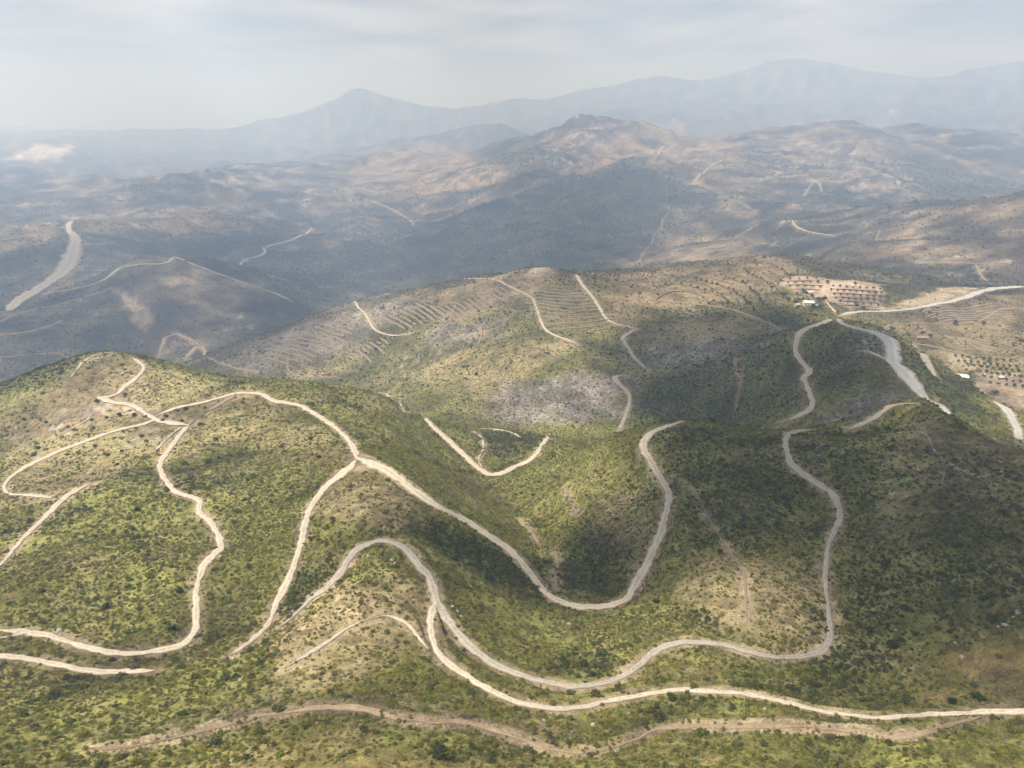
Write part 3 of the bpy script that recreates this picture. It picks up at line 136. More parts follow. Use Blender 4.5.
PATCHES = [
('bare',0.75,[(-233,370),(-221,366),(-211,364),(-199,356),(-187,346),(-173,336),(-159,327),(-159,324),(-157,316),(-166,321),(-175,326),(-186,335),(-197,343),(-210,353),(-219,357),(-226,363)]),
('bare',0.7,[(-63,239),(-61,244),(-61,251),(-54,238),(-48,231),(-50,226),(-52,222),(-55,224),(-58,226),(-60,231)]),
('bare',0.6,[(-162,346),(-155,352),(-148,358),(-141,356),(-134,354),(-138,349),(-143,345),(-149,340),(-155,337),(-158,341)]),
('dry',0.55,[(-295,378),(-281,386),(-267,393),(-250,402),(-241,425),(-189,398),(-134,349),(-119,338),(-105,325),(-111,297),(-118,277),(-137,276),(-158,278),(-163,267),(-164,249),(-173,245),(-180,237),(-186,234),(-191,231),(-266,331)]),
('dry',0.8,[(-264,398),(-259,407),(-257,419),(-247,420),(-239,423),(-224,403),(-211,387),(-202,374),(-193,359),(-201,354),(-210,348),(-219,336),(-231,328),(-247,331),(-263,333),(-272,344),(-281,354),(-276,366),(-272,379),(-268,388)]),
('dry',0.5,[(-212,401),(-181,391),(-145,367),(-143,359),(-141,354),(-161,349),(-181,345),(-192,359),(-203,369),(-206,382)]),
('lush',0.6,[(-236,438),(-557,1107),(-394,844),(-183,412),(-165,390),(-179,374),(-196,365),(-205,376),(-214,387),(-220,404)]),
('dry',0.75,[(-65,225),(-57,223),(-50,224),(-44,217),(-37,209),(-31,198),(-26,191),(-31,184),(-35,177),(-43,179),(-51,182),(-56,187),(-62,195),(-64,211)]),
('dry',0.5,[(-131,341),(-99,308),(-73,280),(-64,241),(-62,226),(-82,245),(-107,271),(-117,284),(-128,300),(-133,327)]),
('dry',0.6,[(-46,149),(-34,148),(-23,153),(-21,142),(-19,130),(-27,118),(-33,107),(-40,108),(-48,109),(-50,119),(-53,131),(-50,141)]),
('dry',0.6,[(55,184),(71,176),(91,176),(81,154),(75,140),(65,140),(55,139),(50,149),(43,161),(49,172)]),
('dry',0.55,[(37,262),(44,256),(52,251),(49,224),(48,202),(42,193),(37,186),(33,204),(30,230),(33,245)]),
('dry',0.6,[(163,272),(170,244),(309,388),(164,203),(147,178),(142,183),(137,189),(135,208),(130,224),(142,241)]),
('dry',0.5,[(128,218),(134,205),(137,189),(120,171),(108,159),(107,169),(108,183),(119,202)]),
('gold',0.8,[(94,119),(96,119),(99,119),(98,115),(98,112),(95,113),(93,113),(93,116)]),
('gold',0.8,[(101,118),(103,118),(105,118),(103,113),(101,109),(100,111),(99,113),(100,115)]),
('gold',0.7,[(83,113),(85,111),(87,110),(85,108),(82,105),(80,107),(78,109),(81,111)]),
('brown',0.8,[(95,112),(98,111),(101,109),(98,105),(95,100),(92,102),(88,103),(92,108)]),
('gold',0.35,[(-38,88),(-19,83),(-2,84),(-8,76),(-13,71),(-28,72),(-45,74),(-42,80)]),
('brown',0.6,[(-52,105),(-38,104),(-25,105),(-15,102),(-6,100),(1,98),(9,95),(5,92),(1,90),(-11,91),(-23,96),(-35,94),(-47,93),(-55,89),(-62,84),(-64,86),(-66,87),(-60,96)]),
('brown',0.5,[(25,103),(36,99),(48,98),(59,98),(67,94),(66,89),(66,86),(57,90),(46,92),(35,93),(25,97),(25,100)]),
('grey',1.0,[(-21,578),(-7,591),(7,602),(44,606),(82,621),(100,615),(117,607),(105,600),(92,589),(89,572),(86,558),(53,540),(23,527),(2,525),(-18,517),(-19,552)]),
('grey',0.8,[(195,383),(208,390),(223,402),(239,411),(257,424),(255,418),(254,413),(230,390),(161,285),(151,292),(139,296),(185,378)]),
('grey',0.7,[(241,471),(251,470),(368,664),(257,461),(249,444),(235,436),(225,434),(232,451)]),
('grey',0.7,[(129,683),(170,687),(209,683),(216,642),(212,578),(192,607),(165,621),(145,633),(122,639),(126,663)]),
('grey',0.7,[(-95,793),(-53,772),(-13,764),(-10,739),(-7,712),(-42,716),(-78,730),(-86,759)]),
('grey',0.7,[(-360,842),(-308,893),(-253,959),(-204,961),(-159,985),(-130,903),(-108,860),(-139,850),(-169,843),(-194,825),(-218,802),(-266,801),(-309,786),(-332,808)]),  # grey tone partly paints in the shade on the left middle slope
('dry',0.6,[(140,749),(208,759),(265,737),(268,700),(269,659),(227,660),(185,666),(159,680),(129,683),(134,715)]),
('rock',0.7,[(-239,368),(-229,366),(-219,366),(-217,358),(-214,349),(-221,340),(-229,335),(-238,336),(-247,336),(-249,330),(-251,325),(-261,335),(-268,343),(-260,349),(-252,354),(-246,361)]),
('rock',0.6,[(-203,329),(-188,327),(-174,328),(-168,313),(-162,300),(-172,297),(-181,294),(-191,310)]),
('rock',0.5,[(-134,773),(-106,760),(-79,745),(-80,720),(-78,675),(-98,671),(-118,666),(-128,730)]),
('dry',0.8,[(-95,920),(-36,942),(24,924),(33,899),(41,877),(31,834),(21,806),(-20,792),(-60,790),(-72,799),(-85,810),(-89,855)]),
('bare',0.9,[(21,910),(32,921),(94,2009),(50,906),(55,880),(38,870),(22,870),(22,889)]),
('dry',0.6,[(56,819),(106,838),(160,872),(267,948),(388,1025),(363,917),(344,834),(279,815),(217,799),(178,777),(140,749),(111,737),(83,733),(71,776)]),
('dry',0.9,[(133,860),(161,877),(188,888),(186,846),(187,818),(165,796),(145,780),(123,787),(101,794),(116,825)]),
('dry',0.55,[(-100,731),(-33,695),(29,697),(48,680),(67,667),(36,628),(7,605),(-15,593),(-37,575),(-56,594),(-77,618),(-88,671)]),
('lush',0.5,[(-121,724),(-71,655),(-30,614),(-33,585),(-36,553),(-57,556),(-80,567),(-99,643)]),
('lush',0.9,[(-4,332),(6,351),(16,364),(31,372),(61,507),(86,524),(62,300),(56,293),(51,290),(41,290),(32,293),(21,297),(9,294),(3,311)]),
('lush',0.7,[(-125,286),(-91,250),(-64,222),(-64,207),(-63,192),(-61,175),(-59,162),(-63,151),(-65,135),(-74,156),(-85,177),(-101,220)]),
('lush',0.6,[(-51,356),(-35,329),(-20,292),(-7,268),(3,245),(-5,235),(-11,215),(-21,214),(-32,216),(-42,229),(-56,254),(-55,298)]),
('lush',0.6,[(-20,165),(-12,166),(-3,165),(5,152),(11,132),(17,138),(22,143),(32,143),(42,143),(29,156),(14,164),(2,173),(-9,178),(-15,171)]),
('dark',0.8,[(-62,165),(-56,166),(-50,168),(-47,162),(-43,154),(-47,153),(-50,152),(-52,149),(-54,145),(-56,146),(-59,147),(-60,156)]),
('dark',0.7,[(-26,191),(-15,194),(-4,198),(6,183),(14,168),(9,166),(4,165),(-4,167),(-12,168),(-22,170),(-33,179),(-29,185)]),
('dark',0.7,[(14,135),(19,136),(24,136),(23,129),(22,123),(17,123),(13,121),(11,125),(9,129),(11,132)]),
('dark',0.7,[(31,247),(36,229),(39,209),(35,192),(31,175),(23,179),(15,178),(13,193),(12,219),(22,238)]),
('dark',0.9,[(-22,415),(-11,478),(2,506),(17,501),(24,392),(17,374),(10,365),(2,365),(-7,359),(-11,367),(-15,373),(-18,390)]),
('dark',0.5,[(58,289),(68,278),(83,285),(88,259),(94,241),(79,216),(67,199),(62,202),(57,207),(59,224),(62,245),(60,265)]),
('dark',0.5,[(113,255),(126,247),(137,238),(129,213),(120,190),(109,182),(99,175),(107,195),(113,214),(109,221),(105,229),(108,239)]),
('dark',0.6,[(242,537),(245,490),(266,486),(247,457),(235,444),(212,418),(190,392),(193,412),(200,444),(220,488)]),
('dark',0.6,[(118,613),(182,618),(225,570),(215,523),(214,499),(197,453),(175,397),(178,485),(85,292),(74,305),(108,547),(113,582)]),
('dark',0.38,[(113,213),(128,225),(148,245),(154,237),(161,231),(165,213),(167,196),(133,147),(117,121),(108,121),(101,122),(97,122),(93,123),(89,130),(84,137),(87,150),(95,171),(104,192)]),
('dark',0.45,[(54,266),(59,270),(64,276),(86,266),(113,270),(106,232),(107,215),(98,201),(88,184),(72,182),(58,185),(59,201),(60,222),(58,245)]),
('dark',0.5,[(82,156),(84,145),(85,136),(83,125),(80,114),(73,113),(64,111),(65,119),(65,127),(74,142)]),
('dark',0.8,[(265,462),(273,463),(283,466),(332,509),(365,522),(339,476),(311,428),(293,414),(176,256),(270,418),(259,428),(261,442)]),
('soil',1.0,[(339,880),(352,883),(366,891),(413,879),(454,856),(424,793),(399,740),(376,738),(345,722),(342,737),(343,763),(330,776),(325,812),(328,835)]),
('soil',0.9,[(416,586),(427,575),(436,560),(405,515),(372,469),(366,477),(358,483),(362,504),(358,516),(396,564)]),
('bare',0.7,[(398,740),(423,765),(447,788),(485,821),(528,860),(562,869),(602,888),(558,842),(530,820),(479,783),(434,752),(416,746)]),
('dry',0.7,[(383,715),(447,755),(514,793),(573,823),(642,863),(538,708),(447,576),(443,615),(421,634),(397,644),(373,653),(377,682)]),
('bare',0.5,[(279,481),(395,634),(419,631),(423,616),(423,597),(408,591),(395,588),(390,607),(380,620),(373,626)]),
('dark',0.5,[(408,1001),(456,950),(528,954),(470,856),(431,790),(431,826),(429,861),(405,892),(368,897),(380,928)]),
('dark',0.6,[(155,776),(230,784),(296,766),(288,712),(283,672),(263,699),(241,724),(209,766),(168,785),(162,780)]),
('dry',0.6,[(-1006,1765),(-833,1588),(-993,2071),(-665,1517),(-597,1504),(-565,1486),(-529,1455),(-552,1346),(-576,1259),(-637,1323),(-698,1381),(-765,1422)]),
('bare',0.7,[(-713,1417),(-701,1460),(-688,1505),(-667,1515),(-649,1536),(-655,1484),(-663,1440),(-673,1416),(-686,1397),(-700,1409)]),
('bare',0.8,[(-790,1390),(-762,1365),(-740,1350),(-705,1319),(-677,1300),(-675,1276),(-672,1251),(-684,1256),(-696,1261),(-739,1318)]),
('dry',0.5,[(-1829,2584),(-1695,2537),(-1298,2067),(-1594,2587),(-1597,2642),(-1472,2740),(-1313,2791),(-1267,2951),(-1156,2980),(-1066,2738),(-980,2508),(-1083,2313),(-1154,2114),(-1177,1861),(-1342,1863),(-1411,1976)]),
('rock',0.6,[(-1443,3306),(-1704,4320),(-2142,6074),(-1427,4370),(-1154,3845),(-1120,3675),(-1100,3556),(-1229,3406),(-1277,3098),(-1382,3256)]),
('pale',1.0,[(-3587,5236),(-3809,5753),(-4076,6376),(-3973,6497),(-3979,6817),(-3639,6125),(-3324,5496),(-3388,5393),(-3403,5222),(-3496,5230)]),
('rock',0.3,[(-3652,6618),(-3778,7402),(-3818,8139),(-3130,7039),(-2489,5928),(-2488,5315),(-2584,5003),(-2968,5555)]),
('dry',0.8,[(-923,4095),(-728,4188),(-675,5494),(-448,5198),(-209,4209),(-90,3413),(-8,2975),(-161,3199),(-313,3172),(-549,3429),(-757,3421),(-838,3754)]),
('dry',0.6,[(-891,3389),(-776,3398),(-676,3487),(-624,3322),(-575,3164),(-657,3036),(-743,2956),(-777,3020)]),
('rock',0.7,[(169,3501),(300,3692),(441,3882),(535,3779),(639,3764),(555,3698),(474,3626),(365,3482),(236,3005),(172,2951),(111,2920),(141,3261)]),
('dry',0.7,[(474,3626),(609,3730),(1243,6345),(1492,5960),(1048,3430),(954,3031),(898,2768),(815,2813),(697,2727),(640,2907),(548,2955),(384,2904),(229,2904),(361,3440)]),
('rock',0.6,[(1152,3401),(1307,3426),(1450,3420),(1471,3198),(1453,2927),(1508,2823),(1398,2443),(1294,2429),(1176,2388),(1115,2565),(1063,2814),(952,2763),(827,2657),(974,2996)]),
('dry',0.5,[(1297,3791),(1446,3662),(1621,3623),(1618,3341),(1616,3094),(1348,2875),(1294,3115),(1288,3402)]),
('dry',0.6,[(365,2025),(490,2216),(595,2279),(633,2080),(646,1861),(622,1748),(365,998),(299,968),(247,977),(406,1875)]),
('dry',0.5,[(626,1357),(809,1574),(896,1585),(953,1501),(1027,1462),(947,1331),(827,1148),(770,1160),(704,1162),(659,1235)]),
('dark',0.8,[(0,2599),(92,2808),(188,2889),(333,2935),(478,2965),(559,2769),(635,2610),(553,2459),(473,2297),(338,2038),(240,1918),(10,907),(-202,1964),(-280,2152),(-355,2251),(-188,2410)]),  # dark colour also paints in the cloud shade lying on this mountain face
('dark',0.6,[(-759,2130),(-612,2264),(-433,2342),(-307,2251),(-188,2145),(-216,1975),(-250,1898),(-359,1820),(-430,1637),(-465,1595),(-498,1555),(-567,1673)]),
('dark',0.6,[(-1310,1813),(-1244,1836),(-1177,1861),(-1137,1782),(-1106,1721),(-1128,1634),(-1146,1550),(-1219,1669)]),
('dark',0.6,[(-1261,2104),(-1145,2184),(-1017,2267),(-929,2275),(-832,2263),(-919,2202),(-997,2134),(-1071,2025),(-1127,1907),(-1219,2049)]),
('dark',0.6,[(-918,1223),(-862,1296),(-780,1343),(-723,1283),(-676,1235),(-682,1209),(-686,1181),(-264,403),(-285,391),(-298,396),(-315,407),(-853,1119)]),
('dark',0.8,[(-275,4894),(-193,5380),(-90,5665),(110,7924),(331,7570),(179,3792),(178,3503),(103,3334),(35,3210),(-81,3537)]),  # dark cover colour stands in for cloud shadow on this far mountain
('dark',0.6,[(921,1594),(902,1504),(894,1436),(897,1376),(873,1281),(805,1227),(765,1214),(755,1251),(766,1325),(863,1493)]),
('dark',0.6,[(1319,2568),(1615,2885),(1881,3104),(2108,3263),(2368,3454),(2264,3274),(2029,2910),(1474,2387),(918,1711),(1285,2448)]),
('rock',0.3,[(-1772,8364),(-1635,8379),(-1031,8781),(-475,8562),(-603,7992),(-728,7626),(-1121,7554),(-1574,7825),(-1674,8106)]),
]
WALLS = [
('faint tan terrace bank on the slope above the tan track','terrace banks above the tan track',[(167.8,811.9),(181.3,832.3),(193.7,845.6),(204.4,850.6),(213.9,850.0),(222.4,845.6),(229.9,837.6)]),
('faint tan terrace bank on the slope above the tan track','terrace banks above the tan track',[(177.4,858.5),(190.6,874.8),(201.5,879.6),(211.0,878.1),(219.8,873.4),(227.9,866.5),(235.4,857.5),(242.0,846.2)]),
('faint tan terrace bank on the slope above the tan track','terrace banks above the tan track',[(219.7,914.4),(226.8,901.2),(234.0,889.8),(241.1,878.4),(247.7,866.2),(253.5,852.0)]),
('faint tan terrace bank on the slope above the tan track','terrace banks above the tan track',[(240.4,934.1),(245.0,911.6),(250.9,895.4),(256.9,880.5),(262.4,865.0),(267.0,847.3)]),
('faint tan terrace bank on the slope above the tan track','terrace banks above the tan track',[(259.6,926.3),(264.2,905.4),(269.3,887.6),(274.1,870.0)]),
('faint tan terrace bank on the slope above the tan track','terrace banks above the tan track',[(275.9,927.1),(279.7,904.6),(284.0,884.9),(287.8,864.9)]),
('faint tan terrace bank on the slope above the tan track','terrace banks above the tan track',[(291.9,926.3),(295.1,902.7),(298.5,881.3)]),
('faint tan terrace bank on the slope above the tan track','terrace banks above the tan track',[(308.4,926.5),(310.8,901.8),(313.5,879.0)]),
('faint tan terrace bank on the slope above the tan track','terrace banks above the tan track',[(327.3,917.7),(329.4,893.3)]),
('dry terrace wall on the slope just left of the tan summit','terrace walls left of the tan summit',[(-116.1,858.4),(-104.1,837.1),(-92.5,814.8)]),
('dry terrace wall on the slope just left of the tan summit','terrace walls left of the tan summit',[(-124.9,888.1),(-112.2,864.5),(-100.2,842.0),(-88.6,819.4),(-77.4,795.8)]),
('dry terrace wall on the slope just left of the tan summit','terrace walls left of the tan summit',[(-108.3,871.3),(-96.2,847.3),(-84.7,824.1),(-73.6,800.6)]),
('dry terrace wall on the slope just left of the tan summit','terrace walls left of the tan summit',[(-92.2,853.1),(-80.7,829.0),(-69.8,805.6)]),
('dry terrace wall on the slope just left of the tan summit','terrace walls left of the tan summit',[(-82.4,846.5),(-71.2,822.3),(-60.6,799.3)]),
('dry terrace wall on the slope just left of the tan summit','terrace walls left of the tan summit',[(-72.7,839.7),(-61.9,816.0),(-51.7,793.5)]),
('dry terrace wall on the slope just left of the tan summit','terrace walls left of the tan summit',[(-68.6,845.7),(-57.9,821.4),(-47.7,799.3)]),
('dry terrace wall on the slope just left of the tan summit','terrace walls left of the tan summit',[(-59.1,839.0),(-48.7,815.9),(-38.9,794.8)]),
('dry terrace wall on the slope just left of the tan summit','terrace walls left of the tan summit',[(-55.0,845.5),(-44.7,821.8),(-35.0,801.1)]),
('dry terrace wall on the slope just left of the tan summit','terrace walls left of the tan summit',[(-45.6,839.4),(-35.7,817.5),(-26.3,798.2)]),
('dry terrace wall on the slope just left of the tan summit','terrace walls left of the tan summit',[(-41.5,846.5),(-31.6,824.0),(-22.2,805.1)]),
('dry terrace wall on the slope just left of the tan summit','terrace walls left of the tan summit',[(-32.2,841.5),(-22.7,821.2)]),
('dry terrace wall on the slope just left of the tan summit','terrace walls left of the tan summit',[(-28.0,849.4),(-18.5,828.5),(-9.4,811.6)]),
('dry terrace wall on the slope just left of the tan summit','terrace walls left of the tan summit',[(-23.7,858.7),(-14.2,836.2),(-5.1,819.5)]),
('dry terrace wall on the slope just left of the tan summit','terrace walls left of the tan summit',[(-14.5,855.0),(-5.2,835.7)]),
('dry terrace wall on the slope just left of the tan summit','terrace walls left of the tan summit',[(-10.0,866.0),(-0.8,844.7)]),
('low tan terrace wall beside the upper right gravel road','terrace walls beside the upper right road',[(457.5,733.0),(473.2,740.3),(486.7,743.8),(499.4,745.7),(511.6,746.6),(523.5,746.7),(535.3,746.4)]),
('low tan terrace wall beside the upper right gravel road','terrace walls beside the upper right road',[(453.6,735.4),(470.2,744.4),(484.2,748.8),(497.5,751.6),(510.4,753.4),(523.0,754.6),(535.6,755.4),(548.1,755.9)]),
('low tan terrace wall beside the upper right gravel road','terrace walls beside the upper right road',[(449.3,737.2),(466.8,747.9),(481.5,753.3),(495.3,757.0),(508.8,759.8),(522.2,762.0),(535.5,763.9),(549.0,765.7)]),
('low tan terrace wall beside the upper right gravel road','terrace walls beside the upper right road',[(444.6,738.4),(463.2,751.0),(478.4,757.5),(492.8,762.0),(506.9,765.8),(521.0,769.2),(535.3,772.3),(549.8,775.4),(564.9,779.0)]),
('low tan terrace wall beside the upper right gravel road','terrace walls beside the upper right road',[(450.8,748.7),(467.5,757.9),(482.7,764.1),(497.5,769.2),(512.3,774.0),(527.4,778.5),(542.8,783.1),(558.9,788.3),(576.7,795.2)]),
('low tan terrace wall beside the upper right gravel road','terrace walls beside the upper right road',[(446.4,750.5),(463.8,761.1),(479.5,768.1),(494.9,774.3),(510.6,780.3),(526.7,786.5),(543.5,793.2),(561.9,801.6)]),
('pale stone terrace wall on the striped hill between two tracks','terrace walls on the striped middle hill',[(77.3,703.6),(85.5,707.9),(93.7,712.4),(102.1,716.8)]),
('pale stone terrace wall on the striped hill between two tracks','terrace walls on the striped middle hill',[(39.9,711.1),(47.3,707.7),(54.9,707.1),(62.6,708.5),(70.5,711.1),(78.5,714.5),(86.7,718.4),(95.1,722.6),(103.6,726.9),(112.2,731.5)]),
('pale stone terrace wall on the striped hill between two tracks','terrace walls on the striped middle hill',[(33.3,733.6),(40.8,726.6),(48.3,722.2),(55.9,720.5),(63.7,720.9),(71.6,722.7),(79.7,725.5),(88.0,728.9),(96.4,732.9),(105.0,737.3),(113.8,742.0)]),
('pale stone terrace wall on the striped hill between two tracks','terrace walls on the striped middle hill',[(22.4,760.8),(30.1,751.1),(37.7,743.1),(45.3,737.3),(53.0,734.0),(60.8,732.7),(68.7,733.2),(76.8,735.0),(85.1,737.8),(93.5,741.3),(102.2,745.5),(111.0,750.3)]),
('pale stone terrace wall on the striped hill between two tracks','terrace walls on the striped middle hill',[(18.7,776.4),(26.6,766.7),(34.4,758.4),(42.2,751.9),(50.0,747.4),(57.8,744.8),(65.7,744.1),(73.8,744.9),(82.1,746.9),(90.5,750.0),(99.2,753.9),(108.1,758.6)]),
('pale stone terrace wall on the striped hill between two tracks','terrace walls on the striped middle hill',[(18.9,786.0),(27.0,776.8),(34.9,769.0),(42.8,762.8),(50.7,758.4),(58.6,755.8),(66.7,754.9),(74.9,755.5),(83.3,757.4),(91.8,760.5),(100.6,764.6)]),
('pale stone terrace wall on the striped hill between two tracks','terrace walls on the striped middle hill',[(15.0,800.3),(23.2,790.7),(31.3,782.5),(39.4,775.8),(47.4,770.7),(55.4,767.4),(63.5,765.6),(71.7,765.5),(80.1,766.7),(88.7,769.3),(97.5,773.1)]),
('pale stone terrace wall on the striped hill between two tracks','terrace walls on the striped middle hill',[(15.1,809.1),(23.5,799.8),(31.7,791.9),(39.9,785.5),(48.0,780.7),(56.1,777.4),(64.4,775.8),(72.7,775.7),(81.2,777.1),(89.9,779.9),(98.9,784.1)]),
('pale stone terrace wall on the striped hill between two tracks','terrace walls on the striped middle hill',[(11.0,823.3),(19.5,813.1),(27.9,804.6),(36.2,797.7),(44.5,792.3),(52.7,788.5),(61.0,786.3),(69.4,785.7),(78.0,786.5),(86.7,789.0),(95.8,793.2)]),
('pale stone terrace wall on the striped hill between two tracks','terrace walls on the striped middle hill',[(19.8,821.8),(28.2,813.5),(36.6,806.8),(45.0,801.7),(53.4,798.1),(61.8,796.2),(70.3,795.9),(79.0,797.3),(88.0,800.6)]),
('pale stone terrace wall on the striped hill between two tracks','terrace walls on the striped middle hill',[(24.3,826.2),(32.8,818.9),(41.3,813.2),(49.7,809.1),(58.3,806.7),(66.9,806.0),(75.7,807.2),(84.7,810.5)]),
('pale stone terrace wall on the striped hill between two tracks','terrace walls on the striped middle hill',[(37.5,824.8),(46.0,820.3),(54.6,817.4),(63.3,816.4),(72.2,817.4),(81.4,820.8)]),
('pale stone terrace wall on the striped hill between two tracks','terrace walls on the striped middle hill',[(42.2,831.6),(50.9,828.3),(59.7,827.0),(68.7,827.8),(77.9,831.4)]),
('pale stone terrace wall on the striped hill between two tracks','terrace walls on the striped middle hill',[(56.0,837.8),(65.1,838.6),(74.4,842.2)]),
('grey terrace wall on the shaded slope left of the middle valley','terrace walls on the left middle slope',[(-297.3,819.6),(-285.4,813.7),(-273.7,807.9),(-262.1,801.9)]),
('grey terrace wall on the shaded slope left of the middle valley','terrace walls on the left middle slope',[(-302.2,833.0),(-289.7,826.2),(-277.8,820.0),(-266.1,813.9),(-254.3,807.1)]),
('grey terrace wall on the shaded slope left of the middle valley','terrace walls on the left middle slope',[(-314.9,853.8),(-300.8,843.3),(-288.0,835.4),(-275.8,828.6),(-263.9,822.1),(-252.1,815.0),(-240.0,806.6)]),
('grey terrace wall on the shaded slope left of the middle valley','terrace walls on the left middle slope',[(-314.7,867.6),(-299.4,853.7),(-286.1,844.5),(-273.6,837.1),(-261.6,830.0),(-249.6,822.7),(-237.6,814.1)]),
('grey terrace wall on the shaded slope left of the middle valley','terrace walls on the left middle slope',[(-306.1,872.9),(-291.0,859.0),(-277.7,849.5),(-265.2,841.6),(-253.0,834.0),(-241.0,825.8),(-228.8,816.4)]),
('grey terrace wall on the shaded slope left of the middle valley','terrace walls on the left middle slope',[(-297.6,878.5),(-282.4,863.9),(-269.1,854.0),(-256.6,845.5),(-244.3,837.2),(-232.1,828.3),(-219.9,818.1)]),
('grey terrace wall on the shaded slope left of the middle valley','terrace walls on the left middle slope',[(-288.9,883.8),(-273.7,868.5),(-260.4,858.0),(-247.7,849.0),(-235.4,840.0),(-223.2,830.3),(-210.8,819.3)]),
('grey terrace wall on the shaded slope left of the middle valley','terrace walls on the left middle slope',[(-280.0,888.7),(-264.8,872.6),(-251.4,861.6),(-238.7,851.9),(-226.4,842.2),(-214.1,831.8)]),
('grey terrace wall on the shaded slope left of the middle valley','terrace walls on the left middle slope',[(-270.9,892.9),(-255.7,876.3),(-242.3,864.7),(-229.6,854.4),(-217.2,844.0),(-204.9,833.0)]),
('grey terrace wall on the shaded slope left of the middle valley','terrace walls on the left middle slope',[(-261.6,896.7),(-246.5,879.6),(-233.1,867.4),(-220.4,856.5),(-208.0,845.4)]),
('grey terrace wall on the shaded slope left of the middle valley','terrace walls on the left middle slope',[(-236.6,1008.3),(-226.0,1018.1),(-212.7,1029.4),(-202.8,1037.0)]),
('grey terrace wall on the shaded slope left of the middle valley','terrace walls on the left middle slope',[(-252.2,900.0),(-237.2,882.5),(-223.8,869.8),(-211.1,858.2),(-198.7,846.6)]),
('grey terrace wall on the shaded slope left of the middle valley','terrace walls on the left middle slope',[(-230.3,1005.6),(-220.9,1014.3),(-211.3,1022.6),(-201.5,1030.4),(-191.5,1037.9)]),
('grey terrace wall on the shaded slope left of the middle valley','terrace walls on the left middle slope',[(-242.7,903.1),(-227.8,885.3),(-214.5,871.9),(-201.8,859.7)]),
('grey terrace wall on the shaded slope left of the middle valley','terrace walls on the left middle slope',[(-228.5,997.7),(-219.3,1006.9),(-209.8,1015.4),(-200.1,1023.4),(-190.2,1031.0),(-180.1,1038.3)]),
('grey terrace wall on the shaded slope left of the middle valley','terrace walls on the left middle slope',[(-233.2,906.3),(-218.4,887.8),(-205.1,873.9)]),
('grey terrace wall on the shaded slope left of the middle valley','terrace walls on the left middle slope',[(-222.1,994.0),(-212.9,1003.3),(-203.5,1011.9),(-193.8,1020.0),(-183.9,1027.6),(-173.8,1034.9)]),
('grey terrace wall on the shaded slope left of the middle valley','terrace walls on the left middle slope',[(-223.7,909.7),(-209.0,890.3),(-195.6,875.6)]),
('grey terrace wall on the shaded slope left of the middle valley','terrace walls on the left middle slope',[(-215.6,989.6),(-206.5,999.2),(-197.1,1008.1),(-187.5,1016.2),(-177.6,1023.9)]),
('grey terrace wall on the shaded slope left of the middle valley','terrace walls on the left middle slope',[(-208.9,984.4),(-200.0,994.5),(-190.7,1003.6),(-181.1,1012.1),(-171.3,1019.9)]),
('grey terrace wall on the shaded slope left of the middle valley','terrace walls on the left middle slope',[(-197.8,983.7),(-188.9,994.0),(-179.5,1003.2),(-169.9,1011.6)]),
('grey terrace wall on the shaded slope left of the middle valley','terrace walls on the left middle slope',[(-190.9,976.4),(-182.3,988.0),(-173.1,997.9)]),
('grey terrace wall on the shaded slope left of the middle valley','terrace walls on the left middle slope',[(-179.8,974.5),(-171.1,986.6)]),
('tan terrace wall on the sunlit slope below the bent valley track','terrace walls on the lower left slope',[(-196.0,802.8),(-182.7,784.6)]),
('tan terrace wall on the sunlit slope below the bent valley track','terrace walls on the lower left slope',[(-192.6,807.6),(-179.6,790.2)]),
('tan terrace wall on the sunlit slope below the bent valley track','terrace walls on the lower left slope',[(-189.1,812.3),(-176.3,795.5),(-162.8,773.8)]),
('tan terrace wall on the sunlit slope below the bent valley track','terrace walls on the lower left slope',[(-179.3,809.1),(-166.4,790.8)]),
('tan terrace wall on the sunlit slope below the bent valley track','terrace walls on the lower left slope',[(-175.7,813.6),(-163.1,796.0)]),
('tan terrace wall on the sunlit slope below the bent valley track','terrace walls on the lower left slope',[(-172.1,818.0),(-159.6,800.8),(-146.6,778.9)]),
('tan terrace wall on the sunlit slope below the bent valley track','terrace walls on the lower left slope',[(-162.3,814.4),(-149.7,795.6)]),
('tan terrace wall on the sunlit slope below the bent valley track','terrace walls on the lower left slope',[(-158.6,818.7),(-146.2,800.4)]),
('tan terrace wall stepping down the farm slope at the right','terrace walls on the right farm slope',[(470.8,695.1),(473.6,683.4),(481.3,678.8),(494.8,682.3)]),
('tan terrace wall stepping down the farm slope at the right','terrace walls on the right farm slope',[(460.1,695.1),(461.4,681.2),(465.6,671.8),(472.4,666.2),(481.7,664.3)]),
('tan terrace wall stepping down the farm slope at the right','terrace walls on the right farm slope',[(453.7,693.5),(454.0,678.0),(456.3,666.0),(461.3,658.1),(469.0,654.0)]),
('tan terrace wall stepping down the farm slope at the right','terrace walls on the right farm slope',[(448.9,694.2),(447.7,676.4),(448.0,661.3),(449.7,648.9),(455.0,641.7),(464.5,640.5)]),
('tan terrace wall stepping down the farm slope at the right','terrace walls on the right farm slope',[(445.2,696.6),(442.4,676.2),(439.7,656.7)]),
('tan terrace wall stepping down the farm slope at the right','terrace walls on the right farm slope',[(442.5,700.6),(437.9,677.2),(432.6,653.5)]),
('grey terrace wall on the middle slope left of the tan summit','terrace walls beside the tan summit',[(-165.4,870.4),(-153.0,854.6),(-140.8,838.2),(-128.8,820.4)]),
('grey terrace wall on the middle slope left of the tan summit','terrace walls beside the tan summit',[(-155.6,869.1),(-143.2,852.4),(-131.1,835.0),(-119.2,815.8)]),
('grey terrace wall on the middle slope left of the tan summit','terrace walls beside the tan summit',[(-152.0,876.3),(-139.6,858.7),(-127.4,840.6),(-115.5,821.2)]),
